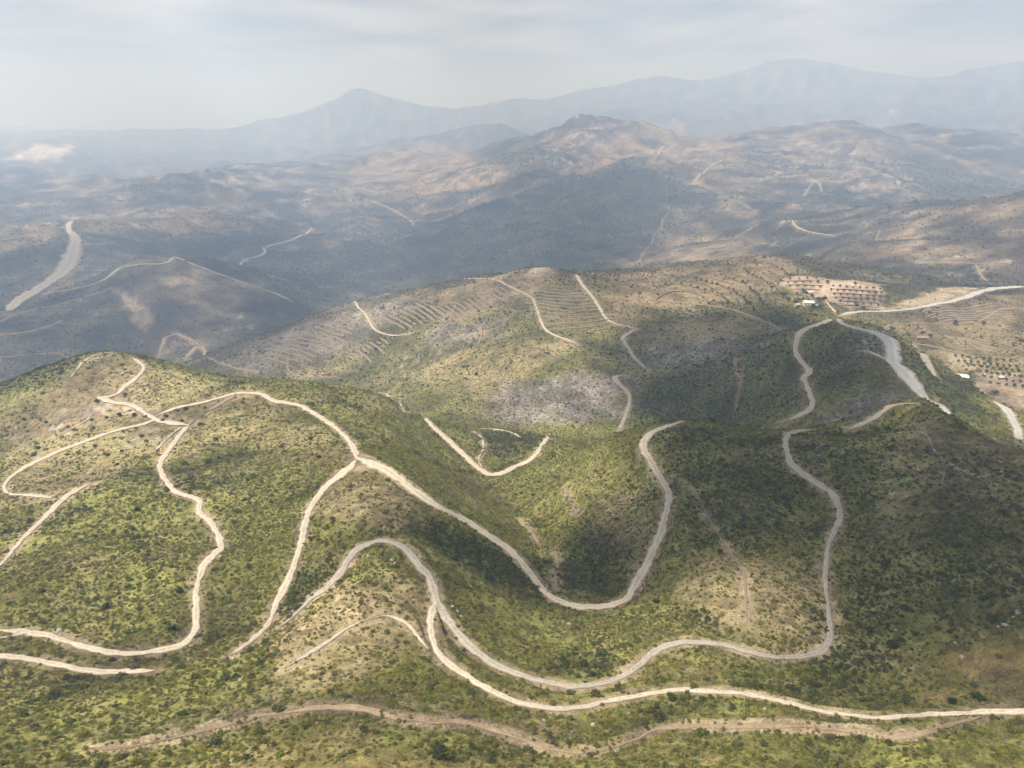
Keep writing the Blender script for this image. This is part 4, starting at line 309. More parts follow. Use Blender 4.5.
('grey terrace wall on the middle slope left of the tan summit','terrace walls beside the tan summit',[(-142.2,874.8),(-129.8,856.1),(-117.7,836.8),(-105.9,816.1)]),
('grey terrace wall on the middle slope left of the tan summit','terrace walls beside the tan summit',[(-138.7,883.2),(-126.1,863.0),(-114.0,842.8),(-102.2,821.8)]),
('grey terrace wall on the middle slope left of the tan summit','terrace walls beside the tan summit',[(-128.8,881.5),(-116.3,859.9),(-104.3,838.5),(-92.7,816.4)]),
('grey terrace wall on the middle slope left of the tan summit','terrace walls beside the tan summit',[(-118.9,879.4),(-106.5,856.3),(-94.7,833.7)]),
('grey terrace wall on the middle slope left of the tan summit','terrace walls beside the tan summit',[(-102.8,864.1),(-90.9,840.3),(-79.5,817.0)]),
('reddish earth bank stepping across the bare orchard field','earth banks of the orchard field',[(334.8,863.9),(340.6,860.3),(347.2,859.1),(354.1,858.4),(361.0,857.7),(366.5,854.1),(372.2,850.8)]),
('reddish earth bank stepping across the bare orchard field','earth banks of the orchard field',[(329.5,839.3),(334.8,835.4),(340.5,832.8),(346.8,831.7),(354.0,832.7),(360.7,832.7),(367.2,832.1)]),
('reddish earth bank stepping across the bare orchard field','earth banks of the orchard field',[(328.1,822.1),(333.0,819.2),(337.8,816.0),(342.9,813.6),(348.3,812.1),(355.0,813.4),(362.1,815.9)]),
('reddish earth bank stepping across the bare orchard field','earth banks of the orchard field',[(372.7,816.4),(382.2,814.8),(392.5,815.0),(404.1,817.6),(416.5,821.8),(425.5,819.2),(435.4,818.5)]),
('reddish earth bank stepping across the bare orchard field','earth banks of the orchard field',[(368.3,800.0),(379.2,802.1),(389.0,801.9),(398.9,801.9),(409.1,802.5),(419.1,802.7),(427.0,798.8)]),
('reddish earth bank stepping across the bare orchard field','earth banks of the orchard field',[(360.1,775.7),(369.8,776.7),(380.1,779.0),(390.0,780.1),(398.8,779.1),(407.9,778.9),(417.5,779.4)]),
('reddish earth bank stepping across the bare orchard field','earth banks of the orchard field',[(353.2,752.3),(362.8,755.1),(372.6,758.3),(382.8,762.1),(391.1,761.9),(399.5,761.9),(408.0,762.2)]),
('reddish earth bank stepping across the bare orchard field','earth banks of the orchard field',[(350.4,733.5),(359.6,738.5),(368.7,742.9),(376.9,745.4),(382.9,743.7),(389.5,743.0),(396.4,742.9)]),
]
SHADE = [
[(155,771,-211),(224,740,-208),(278,686,-198),(240,550,-162),(237,508,-153),(243,475,-145),(263,474,-146),(252,443,-149),(247,425,-154),(222,392,-158),(155,281,-125),(162,264,-120),(167,247,-113),(291,379,-181),(319,372,-185),(158,167,-100),(140,136,-95),(123,121,-96),(110,109,-97),(103,111,-100),(96,113,-104),(90,113,-108),(83,112,-110),(78,115,-113),(71,116,-114),(74,127,-119),(77,137,-121),(82,150,-121),(92,173,-125),(82,180,-125),(70,185,-124),(63,181,-124),(56,180,-126),(46,173,-128),(36,167,-130),(32,175,-135),(27,181,-138),(25,200,-144),(23,230,-156),(34,244,-152),(47,259,-147),(57,264,-139),(68,271,-131),(64,288,-135),(107,539,-245),(103,557,-243),(99,573,-241),(97,594,-238),(95,612,-232),(90,633,-226),(86,661,-222),(118,712,-216)],
[(-687,1555,-312),(-794,2145,-420),(-665,2224,-424),(-523,2299,-406),(-398,2542,-414),(-225,2907,-374),(0,2925,-279),(240,2956,-233),(473,2930,-184),(558,2762,-227),(635,2610,-266),(544,2502,-313),(453,2364,-352),(338,2038,-375),(129,924,-203),(79,877,-192),(35,882,-194),(-35,916,-208),(-221,1882,-440),(-361,1705,-430),(-463,1505,-408),(-575,1531,-360)],
[(-1329,1766,-350),(-1268,1831,-337),(-1177,1861,-316),(-1134,1945,-323),(-1119,2097,-342),(-1044,2258,-352),(-964,2461,-367),(-883,2572,-383),(-789,2678,-399),(-756,2556,-407),(-711,2395,-407),(-579,2068,-439),(-430,1637,-419),(-286,925,-268),(-307,859,-278),(-356,866,-292),(-403,866,-304),(-592,1253,-379),(-653,1362,-349),(-721,1391,-325),(-850,1524,-324),(-822,1427,-334),(-802,1348,-345),(-734,1265,-366),(-678,1201,-389),(-254,408,-144),(-266,391,-148),(-289,387,-153),(-312,386,-159),(-954,1223,-368)],
[(927,1644,-223),(915,1473,-210),(927,1367,-204),(859,1273,-210),(797,1187,-215),(765,1223,-219),(735,1268,-224),(850,1487,-232)],
[(-40,186,-114),(-31,188,-116),(-23,194,-121),(-10,196,-129),(3,196,-137),(-1,176,-129),(-3,165,-126),(-12,166,-121),(-20,165,-116),(-23,167,-115),(-26,169,-114),(-33,179,-115)],
]
BUSHES = [(-199.2,343.9,4.2),(-179.9,338.2,3.5),(-178.9,332.8,2.9),(-208.9,346.8,3.7),(-214.9,345.0,2.8),(-229.4,362.3,3.8),(-222.7,344.4,2.5),(-170.8,342.1,3.5),(-175.0,342.0,2.3),(-154.4,320.3,3.2),(-132.5,287.4,2.9),(-130.6,215.0,2.8),(-177.1,307.9,3.2),(-177.3,290.0,2.6),(-196.8,302.0,2.5),(-183.5,289.1,2.6),(-169.8,272.2,2.5),(-142.8,246.8,2.2),(-240.8,324.7,3.7),(-235.6,313.8,3.6),(-168.1,330.6,2.8),(-86.4,275.9,3.1),(-73.5,242.2,2.4),(-33.8,625.7,5.2),(89.3,105.2,3.4),(75.6,105.6,2.9),(84.8,105.5,2.2),(18.0,123.9,2.2),(39.8,161.3,2.7),(-217.0,369.2,2.6),(-159.9,340.4,2.3),(-270.8,360.4,2.7),(-252.8,351.8,2.6),(-88.8,157.1,2.7),(-103.6,148.4,2.7),(-82.6,139.8,2.5),(-90.5,127.4,1.9)]
BOULDERS = [(15.4,155.6,1.4),(15.4,102.5,1.3),(6.0,101.9,0.8),(6.0,135.6,0.8),(-13.7,144.6,1.0),(-12.6,143.1,1.0),(-15.0,145.1,1.1),(72.3,141.4,1.1),(94.3,118.2,1.0),(95.8,123.0,0.9),(100.2,121.3,0.8),(90.3,125.4,0.8),(90.7,135.6,0.8),(96.4,130.1,0.8),(27.7,107.7,0.7),(23.1,107.2,0.7),(40.8,99.1,0.6),(-107.8,136.6,1.8),(-116.2,134.5,1.5),(-16.4,103.4,0.6),(-55.7,113.9,1.2),(79.4,137.9,1.4),(80.1,136.7,1.1),(47.7,102.9,0.9),(20.9,108.3,0.7),(11.5,132.1,0.8),(162.9,211.7,1.2),(76.1,141.2,0.8)]
STONES = [
('short line of pale stones inside the loop of the front track',[(-38.4,160.2),(-36.1,159.0),(-35.0,159.1)]),
('second short line of pale stones inside the loop of the front track',[(-32.8,158.4),(-31.3,157.3),(-29.7,156.8)]),
('line of pale stones running up the dark slope at the right edge',[(103.9,122.3),(106.6,123.6),(109.6,125.3),(112.6,126.6)]),
('long broken stone line on the dry shoulder of the right hill',[(151.2,246.9),(157.4,245.6),(151.4,228.4),(150.5,214.8),(151.0,202.8),(160.9,204.1)]),
('short pale stone line on the upper right slope',[(116.0,240.6),(117.9,246.0),(122.6,253.4)]),
]
GROVE = [[(172.4,849.2),(178.4,858.4),(184.5,867.6),(192.4,875.0),(202.1,879.0),(212.7,877.1),(222.0,871.4),(230.0,863.9),(236.6,855.1),(241.8,845.5),(245.7,835.3),(247.1,824.3),(248.4,813.4),(247.5,802.5),(246.6,791.5),(245.7,780.5)],[(240.8,928.9),(243.5,918.2),(246.3,907.6),(250.2,897.3),(254.2,887.1),(258.3,876.9),(261.9,866.5),(264.7,855.9),(267.0,845.1),(267.7,834.1),(268.0,823.2),(267.7,812.2),(266.3,801.3),(264.9,790.4),(263.4,779.5),(262.0,768.6),(261.0,757.6),(260.0,746.7),(259.0,735.7)],[(275.3,937.4),(276.6,926.5),(277.8,915.5),(279.8,904.7),(282.1,894.0),(284.3,883.2),(286.5,872.4),(287.8,861.5),(289.1,850.6),(288.7,839.6),(287.9,828.6),(287.2,817.7),(285.5,806.8),(283.4,796.0),(281.3,785.2),(279.1,774.4),(277.0,763.6),(275.0,752.8),(273.8,741.9),(272.6,731.0)],[(308.3,937.5),(308.9,926.5),(309.6,915.5),(310.5,904.6),(311.8,893.7),(313.0,882.7),(313.8,871.8),(314.4,860.8),(313.9,849.8),(313.5,838.8)],[(352.9,936.3),(353.0,925.3),(353.1,914.3),(353.3,903.3),(354.0,892.3)]]
ORCHARD = [[(344.7,867.7),(355.8,868.7),(366.0,867.6),(376.8,867.8)],[(335.3,848.8),(343.6,846.8),(352.3,845.8),(360.2,843.1),(368.9,842.5)],[(330.6,829.4),(338.2,825.9),(346.0,823.3),(355.9,825.7),(363.9,823.7)],[(378.9,823.1),(386.5,822.3),(394.8,822.9),(403.1,823.5),(415.2,831.5),(423.0,830.9),(429.5,827.8),(438.0,828.6)],[(371.7,810.8),(378.2,809.0),(385.5,808.9),(392.7,808.6),(401.0,810.5),(408.1,810.0),(416.0,811.0),(423.7,811.7),(429.8,809.2)],[(366.1,789.5),(374.0,790.3),(382.7,792.6),(391.1,794.3),(399.0,794.9),(405.2,792.0),(411.8,790.1),(418.5,788.6)],[(357.3,764.2),(364.6,764.8),(372.9,767.4),(381.2,769.9),(388.0,769.4),(394.4,768.2),(401.6,768.4),(408.9,768.8)],[(352.5,743.2),(362.6,747.0),(373.4,751.9),(383.9,756.1),(390.8,753.1),(398.5,751.7)]]
FARM = [[(408.4,619.6),(414.9,619.7),(421.6,620.0),(428.1,620.0),(434.5,619.9),(439.7,618.0),(444.2,615.2),(448.4,612.2),(451.9,608.3)],[(405.9,610.1),(412.1,610.3),(417.7,609.7),(422.8,608.4),(427.4,606.4),(431.2,603.3),(434.4,599.4),(437.5,595.6),(440.3,591.5),(442.7,586.8)],[(414.6,599.9),(418.7,597.5),(423.2,595.7),(426.6,592.4),(429.2,588.0),(432.0,584.2),(434.1,579.4),(435.5,573.8)],[(412.0,586.9),(415.4,584.4),(417.9,580.6),(420.2,576.6),(422.2,572.3),(424.0,567.9),(424.7,562.2),(425.9,557.1)],[(403.5,568.1),(406.6,563.6),(409.5,558.9),(411.6,553.2),(413.1,547.0),(414.7,541.1)],[(390.7,541.5),(396.0,539.5),(399.4,535.0),(403.5,531.6),(407.7,528.3)]]
FARMTREES = [(327.1,772.1),(330.4,763.6),(336.8,804.6),(299.0,729.9),(323.3,731.0),(333.2,739.3),(309.2,708.2),(315.5,706.2),(298.1,747.4),(304.0,778.2),(377.1,836.0),(414.5,843.1),(368.7,723.7),(365.0,731.8),(374.5,510.5),(473.0,729.9),(503.2,730.3),(369.5,662.6),(407.3,675.6),(407.7,662.1)]
HOUSES = [
(341.3,798.4,10.0,6.3,'small white house beside the orchard'),
(309.9,723.5,12.5,8.0,'white farmhouse with a pale roof below the orchard'),
(299.5,725.6,5.7,4.6,'little pale outbuilding left of the white farmhouse'),
(314.0,712.7,6.8,4.5,'low grey shed right of the white farmhouse'),
(392.7,651.3,12.2,5.5,'long brown stone barn at the top of the right terraces'),
(375.6,555.4,10.9,7.9,'white-roofed shed on the bare farm ground'),
(413.1,562.3,6.2,5.1,'small pale hut right of the white-roofed shed'),
]
# ------------------------------------------------------------------ terrain heights (metres, z = 0 at the viewpoint's altitude)
def _hash(ix, iy, seed):
    h = (ix.astype(np.int64) * 374761393 + iy.astype(np.int64) * 668265263 + seed * 974634777) & 0xffffffff
    h = ((h ^ (h >> 13)) * 1274126177) & 0xffffffff
    return (h ^ (h >> 16)) & 0xffff
_A = np.arange(256) / 256.0 * 2 * np.pi
_GX, _GY = np.cos(_A), np.sin(_A)
def perlin(x, y, seed=0):
    x = np.asarray(x, float); y = np.asarray(y, float)
    x0 = np.floor(x); y0 = np.floor(y); fx = x - x0; fy = y - y0
    ix = x0.astype(np.int64); iy = y0.astype(np.int64)
    def g(dx, dy):
        k = _hash(ix + dx, iy + dy, seed) & 255
        return _GX[k] * (fx - dx) + _GY[k] * (fy - dy)
    u = fx * fx * fx * (fx * (fx * 6 - 15) + 10); v = fy * fy * fy * (fy * (fy * 6 - 15) + 10)
    a = g(0, 0); b = g(1, 0); c = g(0, 1); d = g(1, 1)
    return 1.5 * ((a + (b - a) * u) * (1 - v) + (c + (d - c) * u) * v)
def fbm(x, y, wl, octaves=4, seed=0, gain=0.5):
    s = 0; amp = 1.0; n = 0.0
    for o in range(octaves):
        s = s + amp * perlin(x / wl + 17.3 * o, y / wl - 9.1 * o, seed + o); n += amp
        amp *= gain; wl *= 0.47
    return s / n
def ridged(x, y, wl, octaves=4, seed=0, gain=0.5):
    s = 0; amp = 1.0; n = 0.0; w = 1.0
    for o in range(octaves):
        r = 1 - np.abs(perlin(x / wl + 31.7 * o, y / wl + 5.9 * o, seed + o)) * 1.6
        r = np.clip(r, 0, 1) ** 2 * w; w = np.clip(r * 1.4, 0, 1)
        s = s + amp * r; n += amp
        amp *= gain; wl *= 0.47
    return s / n
def eroded(x, y, wl, octaves=6, seed=0, gain=.5, damp=1.4):
    """broad massifs whose steep flanks stay clean while crests and floors carry the detail"""
    s = 0; amp = 1.0; gx = 0; gy = 0; e = .02
    for o in range(octaves):
        u = x / wl + 13.7 * o; v = y / wl - 7.3 * o; c, q = math.cos(.7 * o), math.sin(.7 * o); u, v = u * c - v * q, u * q + v * c
        n = perlin(u, v, seed + o); gx = gx + (perlin(u + e, v, seed + o) - n) / e * .8; gy = gy + (perlin(u, v + e, seed + o) - n) / e * .8
        s = s + amp * (.55 - np.abs(n) * 1.1 if o < 3 else n) / (1 + damp * .25 * (gx * gx + gy * gy)); amp *= gain; wl *= .5
    return s
def smooth(a, b, x):
    t = np.clip((x - a) / (b - a), 0, 1); return t * t * (3 - 2 * t)

NAZ, AZ0, AZ1 = 1060, math.radians(-54), math.radians(54)
AZ = np.linspace(AZ0, AZ1, NAZ)
def _rows():
    out = []
    for a, b, n in ((25, 70, 26), (70, 520, 330), (520, 1250, 210), (1250, 5200, 190), (5200, 45000, 70)):
        out.append(np.exp(np.linspace(math.log(a), math.log(b), n, endpoint=False)))
    out.append([45000.0]); return np.concatenate(out)
RR = _rows(); NR = len(RR); LR = np.log(RR)

def fit(ctrl):
    """smooth land form through the surveyed points; slope-from-viewpoint is interpolated so near and far keep their own scale"""
    c = np.asarray(ctrl, float); r = np.hypot(c[:, 0], c[:, 1])
    P = np.stack([np.arctan2(c[:, 0], c[:, 1]), np.log(r)], 1); val = c[:, 2] / r
    d = np.hypot(P[:, None, 0] - P[None, :, 0], P[:, None, 1] - P[None, :, 1])
    K = np.where(d > 0, d * d * np.log(d + 1e-12), 0) + np.diag(np.where(r > 6000, 2e-6, 2e-4))
    Q = np.concatenate([np.ones((len(P), 1)), P], 1)
    M = np.block([[K, Q], [Q.T, np.zeros((3, 3))]])
    w = np.linalg.solve(M, np.concatenate([val, np.zeros(3)]))
    return P, w
def eval_fit(P, w, az, lr):
    out = np.zeros(az.shape)
    for k in range(len(P)):
        d2 = (az - P[k, 0]) ** 2 + (lr - P[k, 1]) ** 2
        out += w[k] * 0.5 * d2 * np.log(d2 + 1e-24)
    return out + w[-3] + w[-2] * az + w[-1] * lr
def base_heights(ctrl):
    P, w = fit(ctrl)
    ca = np.linspace(AZ0, AZ1, 280); cr = np.linspace(LR[0], LR[-1], 330)      # coarse lattice, then cubic upsampling
    S = eval_fit(P, w, *np.meshgrid(ca, cr))
    def up(S, src, dst, axis):
        f = (dst - src[0]) / (src[1] - src[0]); i = np.clip(np.floor(f).astype(int), 0, len(src) - 2); t = f - i
        g = lambda k: np.take(S, np.clip(i + k, 0, len(src) - 1), axis=axis)
        t = t.reshape((-1, 1) if axis == 0 else (1, -1))
        return 0.5 * (2 * g(0) + (g(1) - g(-1)) * t + (2 * g(-1) - 5 * g(0) + 4 * g(1) - g(2)) * t ** 2 + (3 * g(0) - g(-1) - 3 * g(1) + g(2)) * t ** 3)
    S = up(up(S, cr, LR, 0), ca, AZ, 1)
    return S * RR[:, None]
def gullies(X, Y):
    wx = X + 18 * fbm(X, Y, 120, 2, 71); wy = Y + 18 * fbm(X, Y, 120, 2, 72)
    return ridged(wx, wy, 92, 3, 5, .45)
def relief(X, Y):
    """spurs, gullies and broken ground; the country beyond the first valley is rougher"""
    R = np.hypot(X, Y)
    near = 1 - smooth(350, 700, R); far = smooth(1100, 2200, R); mid = (1 - near) * (1 - far)
    wx = X + 18 * fbm(X, Y, 120, 2, 71); wy = Y + 18 * fbm(X, Y, 120, 2, 72)
    Z = near * (-3.6 * (gullies(X, Y) - .4) + .5 * fbm(X, Y, 14, 3, 9))
    Z = Z + mid * (-8 * (ridged(wx, wy, 200, 4, 15) - .4) + 2.0 * fbm(X, Y, 45, 3, 19))
    vx = X + 120 * fbm(X, Y, 900, 2, 73); vy = Y + 120 * fbm(X, Y, 900, 2, 74)
    vf = smooth(4500, 9000, R)
    Z = Z + far * (1 - vf) * (150 * (eroded(vx, vy, 1300, 7, 25, .52) - .3))
    return Z + vf * (210 * (eroded(vx, vy, 3000, 7, 35, .52) - .3))
def terrain(ctrl):
    A, R = np.meshgrid(AZ, RR); X = R * np.sin(A); Y = R * np.cos(A)
    c = np.array(ctrl, float); c[:, 2] -= relief(c[:, 0], c[:, 1])
    return X, Y, base_heights(c) + relief(X, Y)
class Ground:
    def __init__(self, X, Y, Z): self.X, self.Y, self.Z = X, Y, Z
    def idx(self, x, y):
        fa = np.clip((np.arctan2(x, y) - AZ0) / (AZ[1] - AZ0), 0, NAZ - 1.001)
        fr = np.clip(np.interp(np.log(np.maximum(np.hypot(x, y), 1e-3)), LR, np.arange(NR)), 0, NR - 1.001)
        return fa, fr
    def sample(self, F, x, y):
        fa, fr = self.idx(np.asarray(x, float), np.asarray(y, float)); i = fr.astype(int); j = fa.astype(int); s = fr - i; t = fa - j
        return (F[i, j] * (1 - t) + F[i, j + 1] * t) * (1 - s) + (F[i + 1, j] * (1 - t) + F[i + 1, j + 1] * t) * s
    def z(self, x, y): return self.sample(self.Z, x, y)

# ------------------------------------------------------------------ helpers
def link(o): scene.collection.objects.link(o); return o
def tag(o, label=None, cat=None, group=None, kind=None):
    if label: o['label'] = label
    if cat: o['category'] = cat
    if group: o['group'] = group
    if kind: o['kind'] = kind
    return o
def mesh(name, verts, faces, mats, smooth_=True):
    me = bpy.data.meshes.new(name)
    v = np.asarray(verts, np.float32).reshape(-1, 3); me.vertices.add(len(v)); me.vertices.foreach_set('co', v.ravel())
    f = np.asarray(faces, np.int32)
    me.loops.add(f.size); me.loops.foreach_set('vertex_index', f.ravel())
    me.polygons.add(len(f)); me.polygons.foreach_set('loop_start', np.arange(len(f), dtype=np.int32) * f.shape[1])
    me.polygons.foreach_set('use_smooth', np.full(len(f), smooth_, bool))
    me.update(calc_edges=True)
    for m in (mats if isinstance(mats, (list, tuple)) else [mats]): me.materials.append(m)
    return me
def bm_mesh(name, bm, mats, smooth_=False):
    me = bpy.data.meshes.new(name); bm.to_mesh(me); bm.free()
    for p in me.polygons: p.use_smooth = smooth_
    for m in (mats if isinstance(mats, (list, tuple)) else [mats]): me.materials.append(m)
    return me
def obj(name, me, parent=None, loc=None):
    o = link(bpy.data.objects.new(name, me))
    if parent: o.parent = parent
    if loc is not None: o.location = loc
    return o
class NT:
    """small node-tree writer"""
    def __init__(self, name):
        self.m = bpy.data.materials.new(name); self.m.use_nodes = True; self.t = self.m.node_tree; self.t.nodes.clear()
    def n(self, t, ins=None, **kw):
        n = self.t.nodes.new(t)
        for k, v in kw.items(): setattr(n, k, v)
        for k, v in (ins or {}).items():
            if isinstance(v, bpy.types.NodeSocket): self.t.links.new(v, n.inputs[k])
            else: n.inputs[k].default_value = v
        return n
    def math(self, op, a, b=0.0, clamp=False): return self.n('ShaderNodeMath', {0: a, 1: b}, operation=op, use_clamp=clamp).outputs[0]
    def ramp(self, fac, lo, hi, a=0.0, b=1.0): return self.n('ShaderNodeMapRange', {0: fac, 1: lo, 2: hi, 3: a, 4: b}, interpolation_type='SMOOTHSTEP').outputs[0]
    def noise(self, scale, detail=3, rough=.55, vec=None):
        ins = {'Scale': scale, 'Detail': detail, 'Roughness': rough}
        if vec is not None: ins['Vector'] = vec
        return self.n('ShaderNodeTexNoise', ins).outputs['Fac']
    def mix(self, fac, a, b): return self.n('ShaderNodeMix', {0: fac, 6: a, 7: b}, data_type='RGBA').outputs[2]
    def scale(self, col, f): return self.n('ShaderNodeVectorMath', {0: col[:3] if isinstance(col, tuple) else col, 3: f}, operation='SCALE').outputs[0]
    def out(self, col, rough=.9, bump=None, strength=.3, dist=1.0, spec=.15):
        ins = {'Base Color': col, 'Roughness': rough, 'Specular IOR Level': spec}
        if bump is not None: ins['Normal'] = self.n('ShaderNodeBump', {'Height': bump, 'Strength': strength, 'Distance': dist}).outputs[0]
        b = self.n('ShaderNodeBsdfPrincipled', ins); self.n('ShaderNodeOutputMaterial', {0: b.outputs[0]}); return self.m
def rgb(c): return (c[0], c[1], c[2], 1.0)

# ------------------------------------------------------------------ terrain: heights, road benches, land cover
X, Y, Z = terrain(CTRL); G = Ground(X, Y, Z); R2 = np.hypot(X, Y)
def smooth_line(p, n):
    for _ in range(n): p[1:-1] = .25 * p[:-2] + .5 * p[1:-1] + .25 * p[2:]
    return p
def resample(pts):
    """road survey -> evenly spaced centre line (x, y, width)"""
    p = np.array(pts, float); q = np.vstack([2 * p[0] - p[1], p, 2 * p[-1] - p[-2]]); out = []
    for i in range(1, len(q) - 2):
        L = math.hypot(*(q[i + 1] - q[i])[:2]); r = math.hypot(q[i][0], q[i][1]); k = max(1, int(L / min(8, max(.8, r * .0035))))
        t = np.linspace(0, 1, k, endpoint=False)[:, None]
        out.append(.5 * (2 * q[i] + (q[i + 1] - q[i - 1]) * t + (2 * q[i - 1] - 5 * q[i] + 4 * q[i + 1] - q[i + 2]) * t * t + (3 * q[i] - q[i - 1] - 3 * q[i + 1] + q[i + 2]) * t ** 3))
    out.append(p[-1:]); return np.vstack(out)
OG = np.zeros(Z.shape); DR = np.full(Z.shape, 1e6); ZR = np.zeros(Z.shape)                 # distance beyond the nearest road edge, height of that road
LINES = []
LNS = np.gradient(LR)
for nm, mat, lab, pts in ROADS:
    c = resample(pts); z = G.z(c[:, 0], c[:, 1]); z = smooth_line(z.copy(), 10)
    LINES.append((nm, mat, lab, c, z))
for nm, mat, lab, c, z in LINES:
    for (x, y, w), zz in zip(c, z):
        r = math.hypot(x, y); reach = w / 2 + 5 + r * .004; a = math.atan2(x, y)
        j0 = int((a - reach / r - AZ0) / (AZ[1] - AZ0)); j1 = int((a + reach / r - AZ0) / (AZ[1] - AZ0)) + 2
        i0 = np.searchsorted(RR, r - reach); i1 = np.searchsorted(RR, r + reach) + 1
        j0 = max(j0, 0); j1 = min(j1, NAZ)
        if j1 <= j0 or i1 <= i0: continue
        d = np.hypot(X[i0:i1, j0:j1] - x, Y[i0:i1, j0:j1] - y) - w / 2
        s = DR[i0:i1, j0:j1]; m = d < s; s[m] = d[m]; ZR[i0:i1, j0:j1][m] = zz; OG[i0:i1, j0:j1][m] = (nm == 'footpath')
bank = 3.2 + R2 * .002
wgt = 1 - smooth(.5, bank, DR)
Z = Z + (ZR - .16 - R2 * .0002 - Z) * np.where(DR < 1e5, wgt, 0)
G.Z = Z

def patch_weight(poly, x, y, feather):
    p = np.array(poly, float); ins = np.zeros(x.shape, bool); d = np.full(x.shape, 1e9)
    for k in range(len(p)):
        (x0, y0), (x1, y1) = p[k], p[(k + 1) % len(p)]
        c = (y0 > y) != (y1 > y); ins ^= c & (x < (x1 - x0) * (y - y0) / (y1 - y0 + 1e-9) + x0)
        ex, ey = x1 - x0, y1 - y0; t = np.clip(((x - x0) * ex + (y - y0) * ey) / (ex * ex + ey * ey + 1e-9), 0, 1)
        d = np.minimum(d, np.hypot(x - x0 - t * ex, y - y0 - t * ey))
    sd = np.where(ins, d, -d)
    n = fbm(x, y, feather * 3.0, 4, 91) * 1.6
    return smooth(-feather, feather, sd + n * feather)
KINDS = ('lush', 'dry', 'gold', 'brown', 'dark', 'grey', 'rock', 'bare', 'soil', 'pale')
F = {k: np.zeros(Z.shape) for k in KINDS}
for kind, s, poly in PATCHES:
    p = np.array(poly, float); rm = np.hypot(p[:, 0], p[:, 1]).mean(); fe = min(max(4, rm * .022), 120) * (.3 if kind in ('bare', 'soil', 'pale') else 1)
    a = np.arctan2(p[:, 0], p[:, 1]); r = np.hypot(p[:, 0], p[:, 1]); mg = 3 * fe
    i0 = max(np.searchsorted(RR, r.min() - mg) - 1, 0); i1 = min(np.searchsorted(RR, r.max() + mg) + 1, NR)
    da = mg / max(r.min(), 50); j0 = int(np.clip((a.min() - da - AZ0) / (AZ[1] - AZ0), 0, NAZ)); j1 = int(np.clip((a.max() + da - AZ0) / (AZ[1] - AZ0) + 1, 0, NAZ))
    sl = (slice(i0, i1), slice(j0, j1)); w = s * patch_weight(poly, X[sl], Y[sl], fe)
    F[kind][sl] = np.maximum(F[kind][sl], w)
gl = gullies(X, Y); F['dark'] = np.maximum(F['dark'], .45 * smooth(.62, .85, gl) * (1 - smooth(450, 700, R2)) * (1 - .6 * F['dry']))
n_big = fbm(X, Y, 55, 4, 101); n_mid = fbm(X, Y, 11, 3, 111); n_far = fbm(X, Y, 420, 6, 121); n_far2 = fbm(X, Y, 160, 5, 131, .6)
verge = np.where(DR < 1e5, 1 - smooth(-.2, 2.3 + R2 * .0012, DR + 2.4 * n_mid + 1.8 * fbm(X, Y, 4, 2, 161)), 0)
near = 1 - smooth(420, 900, R2); farw = smooth(900, 1700, R2)
def mixc(c, d, w): return c + (np.array(d) - c) * w[..., None]
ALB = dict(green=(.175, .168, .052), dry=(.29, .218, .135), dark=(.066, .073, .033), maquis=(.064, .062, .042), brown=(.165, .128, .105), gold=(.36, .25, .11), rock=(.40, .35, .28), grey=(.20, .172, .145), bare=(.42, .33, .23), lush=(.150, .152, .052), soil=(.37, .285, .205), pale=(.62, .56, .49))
col = np.zeros(Z.shape + (3,)) + np.array(ALB['green'])
col = mixc(col, ALB['dry'], smooth(-.1, .6, n_big * .7 + n_mid * .6) * .7)
colf = np.zeros(Z.shape + (3,)) + np.array(ALB['maquis'])
colf = mixc(colf, ALB['brown'], smooth(-.45, .25, n_far + .5 * n_far2) * .9)
colf = mixc(colf, ALB['dry'], smooth(-.05, .4, n_far2 + .5 * n_far) * .5)
colf = mixc(colf, ALB['rock'], smooth(.15, .5, fbm(X, Y, 60, 4, 141, .75) + .4 * n_far2) * .65)
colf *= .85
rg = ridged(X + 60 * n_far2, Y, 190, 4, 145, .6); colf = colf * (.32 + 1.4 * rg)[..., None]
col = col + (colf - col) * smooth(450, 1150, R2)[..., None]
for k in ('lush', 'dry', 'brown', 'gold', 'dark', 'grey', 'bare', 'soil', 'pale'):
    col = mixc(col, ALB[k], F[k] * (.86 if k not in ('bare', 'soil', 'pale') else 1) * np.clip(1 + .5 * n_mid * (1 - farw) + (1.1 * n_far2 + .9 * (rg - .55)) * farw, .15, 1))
fl = smooth(-.05, .35, fbm(X, Y, 9, 3, 151) * (1 - farw) + fbm(X, Y, 60, 4, 152, .75) * farw)
col = mixc(col, ALB['rock'], F['rock'] * fl)
col = mixc(col, (.29, .255, .24), F['grey'] * smooth(-.1, .3, fbm(X, Y, 13, 4, 153, .7)) * .75)
col = mixc(col, (.27, .21, .14), verge * .85)
cover = np.clip(.75 + .5 * n_big + .35 * F['lush'] + .5 * F['dark'] - .45 * F['dry'] - .8 * F['gold'] - .35 * F['brown'] - .7 * F['rock'] - 1.2 * (F['bare'] + F['soil'] + F['pale']) - .3 * F['grey'] - verge, 0, 1)
col = np.clip(col, 0, 1)

